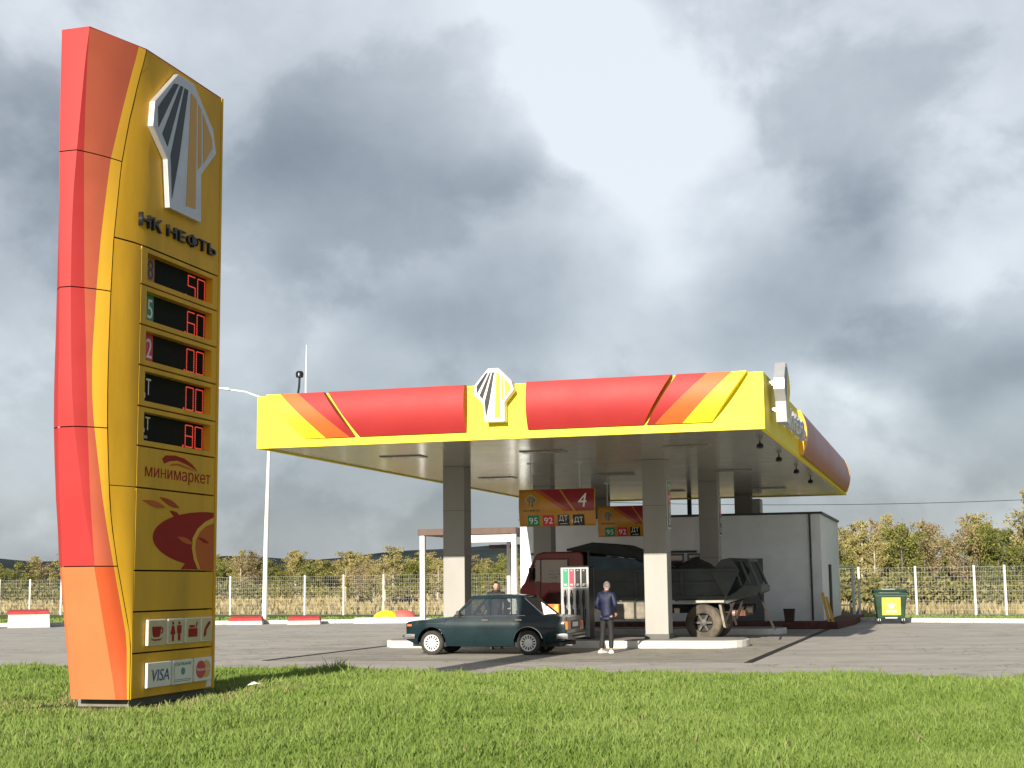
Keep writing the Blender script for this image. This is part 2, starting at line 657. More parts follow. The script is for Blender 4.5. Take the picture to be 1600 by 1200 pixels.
wear(M_ASPH, 0.5, 0.75)
M_SOIL = ground_mat('lawn_soil', [(0.060, 0.075, 0.016), (0.085, 0.065, 0.028), (0.045, 0.08, 0.012)], [0, 0.35, 2.5], bscale=30, bump=0.6)
M_VERGE = ground_mat('verge_turf', [(0.10, 0.14, 0.025), (0.16, 0.16, 0.05), (0.06, 0.11, 0.015)], [0, 0.4, 3.0], bscale=25, bump=0.7)
M_PAVE = ground_mat('brick_red_paving', [(0.11, 0.048, 0.038), (0.08, 0.04, 0.033), (0.15, 0.07, 0.055)], [0, 0.5, 4.0], bscale=40)


def sheet(name, pts, m):
    b = MB()
    b.add(pts, [tuple(range(len(pts)))])
    o = b.build(name, m)
    if o.data.polygons[0].normal.z < 0:
        o.data.flip_normals()
    return tag(o, kind='structure')


# one sheet of open land to the horizon, rolling a little far away
def land():
    ys = [-60, -20, 0, 30, 60, 75, 90, 120, 160, 220, 300, 450, 700, 1100, 1800, 3000, 5000, 7500]
    rows = []
    for y in ys:
        wdt = 80 + max(0, y) * 1.1
        rows.append([(x * wdt, y, -0.09 if y < 70 else -0.09 + 0.10 * math.sin(x * 9 + y * 0.03)) for x in np.linspace(-1, 1, 33)])
    o = MB().grid(rows).build('ground', M_FIELD)
    if o.data.polygons[0].normal.z < 0:
        o.data.flip_normals()
    tag(o, kind='structure')


land()


def edge_y(x):          # near edge of the asphalt, where the lawn ends
    return 25.2 - 0.39 * x


forecourt = [(-62, edge_y(-62) - 1, 0), (62, edge_y(62) - 1, 0), (62, 34, 0), (24, 52.0, 0), (13.9, 60.0, 0), (9.0, 66.5, 0), (-5, 66.8, 0), (-62, 67.2, 0)]
sheet('forecourt', forecourt, M_ASPH)
LAWN_Z = 0.255


def lawn_z(x, y):
    """Raised lawn that falls to the asphalt at its far edge."""
    d = edge_y(x) + 0.18 * math.sin(x * 1.7) + 0.1 * math.sin(x * 4.1) - y
    q = max(0.0, min(1.0, (d + 0.1) / 1.3))
    return -0.03 + (LAWN_Z + 0.03) * q * q * (3 - 2 * q) + 0.02 * math.sin(x * .9 + y * .5) * q


rows = []
for q in [0, .3, .5, .7, .8, .86, .9, .93, .95, .96, .97, .975, .98, .985, .99, .995, 1]:
    rows.append([(x, 1 + (edge_y(x) + 0.4 - 1) * q, lawn_z(x, 1 + (edge_y(x) + 0.4 - 1) * q)) for x in np.linspace(-62, 52, 229)])
o = MB().grid(rows).build('lawn', M_SOIL, smooth=60)
if o.data.polygons[0].normal.z < 0:
    o.data.flip_normals()
tag(o, kind='structure')
# strip of rough turf beyond the kerbs
sheet('verge', [(-62, 67.35, 0.05), (-5, 66.95, 0.05), (9.0, 66.65, 0.05), (14.0, 60.2, 0.05), (24.1, 52.2, 0.05), (62, 34.2, 0.05), (62, 44, 0.05), (21, 69.5, 0.05), (-62, 110, 0.05)], M_VERGE)


def kerb(pts, wd=0.32, h=0.17):
    b = MB()
    for p, q in zip(pts[:-1], pts[1:]):
        p, q = Vector(p), Vector(q)
        d = (q - p).normalized()
        n = Vector((-d.y, d.x, 0)) * wd
        L = (q - p).length
        k = max(1, int(L / 1.0))
        for i in range(k):
            a = p + d * (L * i / k + 0.006)
            c = p + d * (L * (i + 1) / k - 0.006)
            b.hexa([a, c, c + n, a + n] + [x + Vector((0, 0, h)) for x in (a, c, c + n, a + n)])
    return tag(b.build('kerb', M_CONC, bevel=0.015), kind='structure')


kerb([(-62, 67.0, 0), (-5, 66.6, 0), (3, 66.4, 0)])
kerb([(13.6, 60.1, 0), (23.8, 52.0, 0), (61, 34.3, 0)])

# drain channels along both ends of the canopied bay
for uu in (-15.08, -4.08):
    b = MB()
    b = MB()
    b.box(-0.085, 0.085, 0, 21.2 if uu > -10 else 29, 0.004, 0.012)
    o = b.build('drain_channel', mat('drain_iron', (0.03, 0.03, 0.03), 0.7, 0.3))
    o.location = W(uu, 31.2)
    o.rotation_euler.z = -TH
    tag(o, kind='structure')
# slightly darker concrete bay under the canopy
b = MB()
b.add([(-14.98, 31.4, .004), (-4.18, 31.4, .004), (-4.18, 52.0, .004), (-14.98, 52.0, .004)], [(0, 1, 2, 3)])
M_BAY = ground_mat('bay_concrete', [(0.35, 0.33, 0.285), (0.28, 0.26, 0.225), (0.40, 0.38, 0.335)], [0, 0.25, 1.6], rough=0.75, spec=0.35)
wear(M_BAY, 0.8, 0.6)
o = b.build('bay_floor', M_BAY)
o.rotation_euler.z = -TH
tag(o, kind='structure')

# raised brick-red terrace round the shop
b = MB()
b.prism([(-15.9, 52.6, 0), (-3.75, 52.6, 0), (-3.45, 57.4, 0), (-3.5, 64.5, 0), (-15.9, 64.5, 0)], (0, 0, 0.24))
o = b.build('terrace', M_PAVE, bevel=0.02)
o.rotation_euler.z = -TH
tag(o, kind='structure')


def hills():
    rng = random.Random(4)
    xs = np.linspace(-9000, 9000, 160)
    ph = [rng.uniform(0, 6) for _ in range(6)]

    def h(x, k):
        s = x / 1000
        e = 105 + 18 * math.sin(s * 0.55 + ph[0]) + 16 * math.sin(s * 1.7 + ph[1]) + 9 * math.sin(s * 4.3 + ph[2]) + 5 * math.sin(s * 9 + ph[3])
        f = 1.15 if x < 0 else max(0.2, 1.15 - x / 2500)
        return max(4, e * f) * k * 1.2
    rows = []
    for y, k in ((6200, 0), (6600, 0.5), (7000, 0.82), (7400, 1.0), (8200, 0.8), (9000, 0)):
        rows.append([(x, y + 120 * math.sin(x / 700), h(x, k) if k else -2) for x in xs])
    o = MB().grid(rows).build('hills', mat('conifer_forest', (0.045, 0.060, 0.062), 0.95, var=0.25, scale=0.004, spec=0.0), smooth=60)
    tag(o, kind='structure')


hills()
# ================================================================== EMBLEM AND LETTERING SHAPES
EMB_OUT = [(.36, 0), (.62, 0), (.94, .25), (1, .42), (.76, .64), (.77, 1), (.27, 1), (.22, .66), (0, .48), (.02, .30)]
EMB_BLACK = [[(.30, .09), (.37, .075), (.08, .47), (.065, .33)], [(.40, .075), (.44, .075), (.22, .57), (.14, .50)],
             [(.465, .075), (.52, .075), (.40, .60), (.30, .93), (.27, .62)]]
EMB_YEL = [[(.57, .08), (.66, .11), (.67, .92), (.52, .93)], [(.69, .13), (.735, .16), (.755, .57), (.70, .62)], [(.765, .18), (.92, .33), (.93, .40), (.79, .55)]]


def two_words(name, m, par, o, ex, ey, h, width, ext, off):
    """the station's name, one part per word"""
    f0, f1 = text_range('НК НЕФТЬ')
    a0, a1 = text_range('НК')
    b0, b1 = text_range('НЕФТЬ')
    k = width / (f1 - f0)
    o = Vector(o)
    text('НК', name, m, par, o, ex, ey, h, (a1 - a0) * k, ext, off=off)
    text('НЕФТЬ', name, m, par, o + Vector(ex) * ((f1 - f0 - (b1 - b0)) * k), ex, ey, h, (b1 - b0) * k, ext, off=off)


def plane_pts(pts, o, ex, ey, w, h):
    o, ex, ey = Vector(o), Vector(ex), Vector(ey)
    return [o + ex * (x * w) + ey * ((1 - y) * h) for x, y in pts]


def emblem(parent, o, ex, ey, w, h, depth, white, black, yellow, off=(0, 0, 0)):
    """Fan-shaped badge: a thick white body, dark and yellow rays standing 6 mm proud."""
    en = Vector(ex).cross(Vector(ey))
    b = MB()
    b.prism(plane_pts(EMB_OUT, o, ex, ey, w, h), en * depth)
    e = b.build('emblem', white, parent, off=off, bevel=0.012)
    for nm, sets, m in (('dark_rays', EMB_BLACK, black), ('yellow_rays', EMB_YEL, yellow)):
        b = MB()
        for s in sets:
            b.prism([p + en * (depth - .002) for p in plane_pts(s, o, ex, ey, w, h)], en * 0.008)
        b.build(nm, m, e, off=off)
    return e


# ================================================================== PRICE PYLON
def pylon():
    KP = 0.85           # the pylon is built at 1.18 x and stands on the raised lawn
    t = sthing('price_pylon', 'tall red and yellow curved fuel price pylon standing on the lawn', 'price sign', -11.87 * KP, 20.3 * KP, EYE * (1 - KP))
    t.scale = (KP, KP, KP)
    OFF = (11.87, -20.3, 0)
    uc, UF, VR, TOP = -11.87, -11.32, 21.56, 9.80
    # z, v of front edge, half width there, v of the seam, split of the flank into red / salmon / gold
    T = [(0.0, 19.03, 0.355, 19.33, 0.0, 0.80), (0.41, 18.93, 0.34, 19.22, 0.0, 0.804), (0.96, 18.78, 0.31, 19.06, 0.0, 0.825), (1.51, 18.63, 0.285, 18.91, 0.0, 0.831),
         (2.0, 18.5, 0.26, 18.78, 0.01, 0.823), (2.5, 18.39, 0.22, 18.67, 0.15, 0.78), (2.95, 18.28, 0.19, 18.58, 0.251, 0.72), (3.49, 18.18, 0.16, 18.52, 0.33, 0.64),
         (3.96, 18.10, 0.13, 18.475, 0.38, 0.585), (4.39, 18.05, 0.115, 18.455, 0.40, 0.545), (4.93, 18.02, 0.1, 18.45, 0.385, 0.545), (5.95, 17.97, 0.09, 18.47, 0.327, 0.628),
         (6.73, 17.94, 0.1, 18.51, 0.28, 0.683), (7.33, 17.93, 0.115, 18.59, 0.225, 0.715), (7.94, 17.94, 0.145, 18.67, 0.15, 0.745), (8.59, 17.97, 0.17, 18.79, 0.085, 0.81),
         (9.28, 18.0, 0.2, 18.96, 0.035, 0.842), (9.80, 18.04, 0.23, 19.11, 0.005, 0.857)]
    Z = np.array([r[0] for r in T])

    def at(z):
        q = [float(np.interp(z, Z, [r[i] for r in T])) for i in range(1, 6)]
        if z < 5:
            q[2] = min(q[2], 19.06)
        q.append(UF - 0.12 * max(0.06, min(1.0, (19.10 - q[2]) / 0.45)))
        return q
    US = -11.44      # depth of the seam at the head
    # core behind the skins
    b = MB()
    zs = np.linspace(0.12, TOP - 0.02, 26)
    rows = []
    for z in zs:
        ve, wd, vs, _, _, US = at(z)
        ve += 0.03
        rows.append([(uc - wd + .01, ve, z), (uc + wd - .01, ve, z), (US - 0.03, vs + .02, z), (US - 0.06, VR - .05, z), (uc - .36, VR - .05, z), (uc - max(wd - .02, .34), vs + .02, z), (uc - wd + .01, ve, z)])
    b.grid(rows)
    b.add(rows[-1][:6], [(0, 1, 2, 3, 4, 5)])
    b.build('inner_frame', M_SEAM, t, off=OFF)
    # skins in five lifts with open joints between them
    joints = [0.10, 2.0, 3.96, 5.95, 7.94, TOP]
    names = ['edge_panel', 'red_panel', 'salmon_panel', 'gold_trim']
    for i in range(5):
        z0, z1 = joints[i] + 0.008, joints[i + 1] - (0.008 if i < 4 else 0)
        zz = np.linspace(z0, z1, 9)
        strips = {n: [] for n in names}
        back = []
        for z in zz:
            ve, wd, vs, t1, t2, US = at(z)
            A = Vector((uc + wd, ve, z)); Bp = Vector((US, vs - 0.008, z)); Dv = Bp - A
            bow = Vector((0.81, -0.58, 0)) * 0.03

            def fl(tt):
                return A + Dv * tt + bow * (4 * tt * (1 - tt))
            strips['edge_panel'].append([(uc - wd, ve, z), (uc, ve - 0.004, z), (uc + wd, ve, z)])
            if t1 > 0.004:
                strips['red_panel'].append([fl(t1 * q / 4) for q in range(5)])
            strips['salmon_panel'].append([fl(t1 + (t2 - t1) * q / 4) for q in range(5)])
            strips['gold_trim'].append([fl(t2 + (1 - t2) * q / 3) for q in range(4)])
            back.append([(max(2 * uc - p[0], uc - max(wd, .38)), p[1], p[2]) for p in [fl(q / 4) for q in range(5)]])
        low = i == 0
        for n in names:
            if len(strips[n]) < 2:
                continue
            m = {'edge_panel': M_SORA if low else M_SRED, 'red_panel': M_SRED, 'salmon_panel': M_DORA if low else M_SSAL, 'gold_trim': M_SGOLD}[n]
            MB().grid(strips[n]).build(n, m, t, off=OFF, smooth=30)
        MB().grid(back).build('edge_panel', M_SORA if low else M_SRED, t, off=OFF, smooth=30)
    # curved gold cheek beside the seam: full height by the rows, then broad at the head
    Z1 = 6.765
    VP = 19.085

    def cheek(z0, z1, vend, n=9):
        rows = []
        for z in np.linspace(z0, z1, n):
            vs, US = at(z)[2] + 0.012, at(z)[5]
            r = []
            for k in range(9):
                q = k / 8
                v = vs + (vend - vs) * q
                r.append((US + (UF - US) * math.sin(min(1, (v - vs) / min(.75, max(.02, (VP - vs) * 1.2))) * math.pi / 2), v, z))
            rows.append(r)
        return rows
    MB().grid(cheek(0.10, 3.15 - .006, VP)).build('cheek_panel', M_GOLD, t, off=OFF, smooth=40)
    MB().grid(cheek(3.15 + .006, Z1 - 0.012, VP)).build('cheek_panel', M_GOLD, t, off=OFF, smooth=40)
    hd = MB().grid(cheek(Z1 + 0.012, TOP, VR - 0.05))
    hd.build('head_panel', M_GOLD, t, off=OFF, smooth=40)
    # trim down the far edge, and the far side
    b = MB()
    b.box(UF - 0.04, UF + 0.012, VR - 0.045, VR + 0.02, 0.10, TOP + 0.02)
    b.build('edge_trim', M_GOLD, t, off=OFF, bevel=.006)
    b = MB()
    b.box(2 * uc - UF, UF - 0.045, VR - 0.045, VR, 0.10, TOP)
    b.box(2 * uc - UF - .0, 2 * uc - UF + .05, 20.0, VR - .05, 0.10, TOP)
    b.build('rear_panel', M_GOLD, t, off=OFF)
    # top cap
    b = MB()
    ve, wd, vs, _, _, US = at(TOP)
    b.prism([(uc - wd, ve, TOP + .002), (uc + wd, ve, TOP + .002), (US, vs, TOP + .002), (UF, 19.9, TOP + .002), (UF, VR, TOP + .002), (2 * uc - UF, VR, TOP + .002), (2 * uc - US, vs, TOP + .002)], (0, 0, .02))
    b.build('top_cap', M_SRED, t, off=OFF)
    # plinth
    b = MB()
    b.box(uc - .42, uc + .42, 19.25, 21.5, -.05, .10)
    b.build('plinth', mat('rough_concrete', (0.20, 0.19, 0.17), 0.9, 0, 0.2), t, off=OFF)

    # ------- rows on the main face
    V0, V1 = 19.10, 21.50
    seps = [6.765, 6.18, 5.575, 4.965, 4.355, 3.765, 3.15, 1.94, 1.345, 0.75, 0.10]
    G = 0.012
    labels = [('98', 'orange'), ('95', 'green'), ('92', 'red'), ('ДТ', 'black'), ('ДТ', 'black')]
    digits = ['.50', '.60', '.00', '.00', '.80']
    led = emit('lit_led', (0.75, 0.07, 0.04), 0.45)
    m_or = mat('label_amber', (0.42, 0.17, 0.02), 0.5, var=0.05)
    disp = mat('display_black', (0.008, 0.012, 0.009), 0.7, spec=0.12, var=0.2, scale=6)
    ex, ey = Vector((0, 1, 0)), Vector((0, 0, 1))
    for i in range(5):
        zt, zb = seps[i] - G, seps[i + 1] + G
        ob, otp = zb + 0.075, zt - 0.065
        oa, oe = 19.27, 21.33
        D = 0.13
        b = MB()
        b.box(UF - D, UF, V0, V1, otp, zt)
        b.box(UF - D, UF, V0, V1, zb, ob)
        b.box(UF - D, UF, V0, oa, ob, otp)
        b.box(UF - D, UF, oe, V1, ob, otp)
        row = b.build('price_row', M_GOLD, t, off=OFF)
        b = MB()
        b.box(UF - D - .03, UF - D - .002, oa - .02, oe + .02, ob - .02, otp + .02)
        dsp = b.build('display', disp, row, off=OFF)
        lm = {'orange': m_or, 'green': M_GREEN, 'red': M_PRED, 'black': disp}[labels[i][1]]
        lw = 0.42
        b = MB()
        b.box(UF - D - .002, UF - D + .004, oa, oa + lw, ob + .003, otp - .003)
        b.build('grade_label', lm, row, off=OFF)
        hgt = 0.30 if i < 4 else 0.24
        text(labels[i][0], 'grade_text', M_BLACK if i == 0 else M_WTXT, row, (UF - D + .004, oa + 0.045, ob + (0.075 if i < 4 else .145)), ex, ey, hgt, 0.34, .004, off=OFF)
        if i == 4:
            text('евро', 'grade_text', M_WTXT, row, (UF - D + .004, oa + 0.07, ob + .04), ex, ey, .06, .24, .004, off=OFF)
        # seven-segment figures made of small lamps
        seg = {'0': 'abcdef', '5': 'afgcd', '6': 'afgedc', '8': 'abcdefg'}
        b = MB()
        hh = (otp - ob) * 0.80
        z0 = ob + (otp - ob) * 0.09
        dw = 0.235
        for k, ch in enumerate(digits[i][1:]):
            b = MB()
            x0 = 20.74 + k * 0.315
            S = {'a': ((0, hh), (dw, hh)), 'b': ((dw, hh / 2), (dw, hh)), 'c': ((dw, 0), (dw, hh / 2)), 'd': ((0, 0), (dw, 0)), 'e': ((0, 0), (0, hh / 2)), 'f': ((0, hh / 2), (0, hh)), 'g': ((0, hh / 2), (dw, hh / 2))}
            for sgm in seg[ch]:
                (xa, za), (xb, zb2) = S[sgm]
                n = 5
                for q in range(n):
                    f = (q + .5) / n
                    x, z = x0 + xa + (xb - xa) * f, z0 + za + (zb2 - za) * f
                    hz = sgm in 'adg'
                    b.box(UF - D + .0, UF - D + .008, x - (.016 if hz else .008), x + (.016 if hz else .008), z - (.008 if hz else .013), z + (.008 if hz else .013))
            b.build('lit_digit', led, row, off=OFF)
        b = MB()
        b.box(UF - D, UF - D + .008, 20.655, 20.685, z0 - .012, z0 + .02)
        b.build('lit_point', led, row, off=OFF)
    # plain panels
    def flat(zb, zt):
        b = MB()
        b.box(UF - .1, UF, V0, V1, zb + G, zt - G)
        return b.build('face_panel', M_GOLD, t, off=OFF, bevel=.004)
    mm = flat(seps[6], seps[5])
    # the lower-case en is set from a scaled capital of the same width
    fa, fb = text_range('минимаркет')
    kx = 2.02 / (fb - fa)
    na = text_range('мип')[1]
    ra, rb = text_range('имаркет')
    zr = .20 * .21 / .75        # drop of the descender below the base line
    lx = text_range('ми')[1]
    xh = .20 - zr
    text('ми', 'shop_lettering', M_DRED, mm, (UF, 19.33, 3.27 + zr), ex, ey, xh, (lx - fa) * kx, .004, off=OFF)
    text('Н', 'shop_lettering', M_DRED, mm, (UF, 19.33 + (na - .434 - fa) * kx, 3.27 + zr), ex, ey, xh, .434 * kx, .004, off=OFF)
    text('имаркет', 'shop_lettering', M_DRED, mm, (UF, 19.33 + (fb - (rb - ra) - fa) * kx, 3.27), ex, ey, .20, (rb - ra) * kx, .004, off=OFF)

    def outline(name, pts, m, par, lift=.004):
        b = MB()
        b.prism([(UF, s, z) for s, z in pts], (lift, 0, 0))
        return b.build(name, m, par, off=OFF)

    def crescent(cx, cz, r0, r1, a0, a1, sx, sz, shift=(0, 0), n=18):
        o = [(cx + sx * r0 * math.cos(a0 + (a1 - a0) * k / n), cz + sz * r0 * math.sin(a0 + (a1 - a0) * k / n)) for k in range(n + 1)]
        q = [(cx + shift[0] + sx * r1 * math.cos(a0 + (a1 - a0) * k / n), cz + shift[1] + sz * r1 * math.sin(a0 + (a1 - a0) * k / n)) for k in range(n, -1, -1)]
        return o + q
    # red swoosh over the lettering
    outline('swoosh', [(20.92, 3.51), (20.55, 3.59), (20.28, 3.625), (20.05, 3.60), (19.88, 3.55), (19.82, 3.62), (19.92, 3.68), (20.2, 3.70), (20.5, 3.675), (20.75, 3.60)], M_DRED, mm)
    outline('swoosh', [(20.95, 3.49), (20.6, 3.55), (20.35, 3.585), (20.12, 3.57), (20.02, 3.53), (20.3, 3.55), (20.6, 3.52)], mat('print_orange', (0.60, 0.14, 0.03), .5, var=.03, spec=.12), mm)
    big = flat(seps[7], seps[6])
    m_po = MATS['print_orange']
    # leaf motif
    z0, z1, ve = 1.965, 2.87, 21.485
    egg = []
    for k in range(25):
        a = math.pi / 2 + math.pi * 0.84 * k / 24
        egg.append((21.49 + 1.90 * math.cos(a), 2.44 + 0.44 * math.sin(a)))
    egg = [(s, z) for s, z in egg if z > z0 and s < ve]
    pts = [(ve, 2.875)] + egg + [(20.45, 1.965), (ve, 1.965)]
    outline('leaf_motif', pts, M_DRED, big)
    arc = []
    for k in range(15):
        f = k / 14
        arc.append((20.66 + 0.04 * math.cos(f * 3) + 0.30 * f ** 2.2 + (0.12 * (1 - f)) - .06 + 0.0, 2.42 - 0.45 * f))
    band = [(ve, 2.80), (21.2, 2.72), (20.95, 2.60), (20.80, 2.45), (20.78, 2.30), (20.85, 2.12), (20.98, 1.97), (21.06, 1.97), (20.93, 2.15), (20.88, 2.30), (20.90, 2.42), (21.02, 2.55), (21.22, 2.65), (ve, 2.71)]
    outline('leaf_motif', band, M_SGOLD, big, .007)
    outline('leaf_motif', [(ve, 2.71), (21.22, 2.65), (21.02, 2.55), (20.90, 2.42), (20.88, 2.30), (20.93, 2.15), (21.06, 1.97), (ve, 1.97)], m_po, big, .006)

    def leaf(s0, zz0, s1, zz1, wd, m, lift=.009):
        d = Vector((s1 - s0, zz1 - zz0)); n = Vector((-d.y, d.x)).normalized()
        P = []
        for sg in (1, -1):
            for k in range(9) if sg == 1 else range(8, -1, -1):
                f = k / 8
                q = Vector((s0, zz0)) + d * f + n * (sg * wd * math.sin(math.pi * f) * (1.0 - .35 * f))
                P.append((q.x, q.y))
        outline('leaf_motif', P[:-1], m, big, lift)
    leaf(19.95, 2.89, 19.27, 2.97, .055, m_po)
    leaf(20.37, 2.90, 19.76, 3.04, .055, mat('print_brick', (0.48, 0.07, 0.02), .5, var=.03, spec=.12))
    leaf(20.42, 2.745, 20.07, 2.85, .05, M_DRED)
    leaf(20.82, 2.36, 20.30, 2.46, .05, m_po)
    leaf(21.33, 2.38, 20.95, 2.47, .035, M_DRED, .0095)
    flat(seps[8], seps[7])
    svc = flat(seps[9], seps[8])
    tile_m = mat('tile_cream', (0.62, 0.52, 0.30), .4, var=.05)
    ivory = mat('tile_ivory', (0.82, 0.81, 0.76), .4, var=.04)
    for k, (a, c) in enumerate(((19.43, 19.95), (20.01, 20.49), (20.55, 20.99), (21.05, 21.42))):
        b = MB()
        b.box(UF, UF + .05, a, c, .845, 1.225)
        tl = b.build('service_tile', ivory, svc, off=OFF, bevel=.012)
        b = MB()
        b.box(UF + .05, UF + .053, a + .018, c - .018, .863, 1.207)
        b.build('tile_face', tile_m, tl, off=OFF)
        X = UF + .053
        b = MB()
        def P(pts):
            b.prism([(X, s, z) for s, z in pts], (.004, 0, 0))
        cx = (a + c) / 2
        if k == 0:      # cup on a saucer
            P([(cx - .15, 1.12), (cx + .11, 1.12), (cx + .09, 1.0), (cx + .05, .965), (cx - .09, .965), (cx - .13, 1.0)])
            P([(cx + .12, 1.11), (cx + .17, 1.09), (cx + .16, 1.02), (cx + .11, 1.01), (cx + .115, 1.03), (cx + .14, 1.04), (cx + .145, 1.075), (cx + .12, 1.085)])
            P([(cx - .19, .95), (cx - .1, .915), (cx + .08, .915), (cx + .17, .95), (cx + .07, .935), (cx - .09, .935)])
        elif k == 1:    # woman and man
            for s0, fem in ((cx - .095, 1), (cx + .095, 0)):
                P([(s0 + .03 * math.cos(q), 1.155 + .026 * math.sin(q)) for q in np.linspace(0, 2 * math.pi, 9)[:-1]])
                if fem:
                    P([(s0 - .03, 1.12), (s0 + .03, 1.12), (s0 + .075, .99), (s0 + .03, .99), (s0 + .03, .89), (s0 - .03, .89), (s0 - .03, .99), (s0 - .075, .99)])
                else:
                    P([(s0 - .065, 1.12), (s0 + .065, 1.12), (s0 + .065, 1.0), (s0 + .035, 1.0), (s0 + .035, .89), (s0 - .035, .89), (s0 - .035, 1.0), (s0 - .065, 1.0)])
        elif k == 2:    # till
            P([(cx - .14, 1.06), (cx + .14, 1.06), (cx + .14, .93), (cx - .14, .93)])
            P([(cx - .11, 1.11), (cx + .05, 1.11), (cx + .05, 1.07), (cx - .11, 1.07)])
            P([(cx + .08, 1.07), (cx + .12, 1.16), (cx + .15, 1.15), (cx + .11, 1.07)])
        else:           # handset
            P([(cx + .06, 1.16), (cx + .11, 1.13), (cx - .02, 1.03), (cx - .04, .95), (cx - .09, .915), (cx - .12, .94), (cx - .08, 1.05), (cx - .0, 1.12)])
        b.build('pictogram', M_DRED, tl, off=OFF)
    pay = flat(seps[10], seps[9])
    navy = mat('card_navy', (0.012, 0.06, 0.26), .4, var=.02)
    teal = mat('bank_teal', (0.10, 0.25, 0.27), .4, var=.02)
    for k, (a, c) in enumerate(((19.44, 20.13), (20.19, 20.80), (20.86, 21.42))):
        b = MB()
        b.box(UF, UF + .05, a, c, .235, .60)
        tl = b.build('card_tile', ivory, pay, off=OFF, bevel=.012)
        X = UF + .05
        if k == 0:
            text('VISA', 'card_lettering', navy, tl, (X, a + .13, .325), ex, ey, .17, .50, .005, shear=.18, off=OFF)
            b = MB()
            b.prism([(X, a + .085, .495), (X, a + .17, .495), (X, a + .20, .41)], (.005, 0, 0))
            b.build('card_mark', mat('card_amber', (.75, .42, .05), .4, var=0), tl, off=OFF)
        elif k == 1:
            text('СБЕРБАНК', 'card_lettering', teal, tl, (X, a + .06, .515), ex, ey, .045, .49, .005, off=OFF)
            b = MB()
            b.prism([(X, a + .30 + .06 * math.cos(q), .425 + .055 * math.sin(q)) for q in np.linspace(0, 2 * math.pi, 15)[:-1]], (.005, 0, 0))
            b.build('card_mark', teal, tl, off=OFF)
            b = MB()
            b.box(X, X + .004, a + .06, a + .55, .30, .308)
            b.box(X, X + .004, a + .06, a + .55, .275, .283)
            b.box(X, X + .004, a + .03, a + .036, .26, .58)
            b.build('card_line', teal, tl, off=OFF)
        else:
            for s0, m, lf in ((a + .19, M_PRED, .006), (a + .36, mat('card_ochre', (.70, .42, .12), .4, var=0), .004)):
                b = MB()
                b.prism([(X, s0 + .15 * math.cos(q), .418 + .135 * math.sin(q)) for q in np.linspace(0, 2 * math.pi, 25)[:-1]], (lf, 0, 0))
                b.build('card_disc', m, tl, off=OFF)
            text('MasterCard', 'card_lettering', M_WTXT, tl, (X + .006, a + .055, .395), ex, ey, .05, .44, .002, off=OFF)
    b = MB()
    b.box(UF, UF + .003, 21.33, 21.49, .13, .30)
    pl = b.build('paper_notice', M_WTXT, t, off=OFF)
    # head: raised name and badge
    lb = mat('letter_black', (.018, .018, .016), .3, var=.1)
    two_words('name_lettering', lb, t, (UF - .01, 19.0, 7.05), ex, ey, .20, 2.34, .06, OFF)
    grey = mat('ray_charcoal', (.030, .038, .040), .35, var=.15)
    emblem(t, (UF - .002, 19.17, 7.48), ex, ey, 2.02, 2.20, .10, M_SILV, grey, mat('ray_ochre', (.66, .36, .06), .4, var=.05), off=OFF)
    return t


pylon()
o = MB()
o.prism([(0, 0, 0), (.12, .02, .02), (.17, .07, .01), (.07, .10, .04), (.01, .06, .01)], (0, 0, .006))
o = o.build('paper_scrap', M_WTXT)
o.location = W(-9.22, 18.55, .36)
tag(o, 'crumpled white paper scrap in the grass by the price pylon', 'litter')
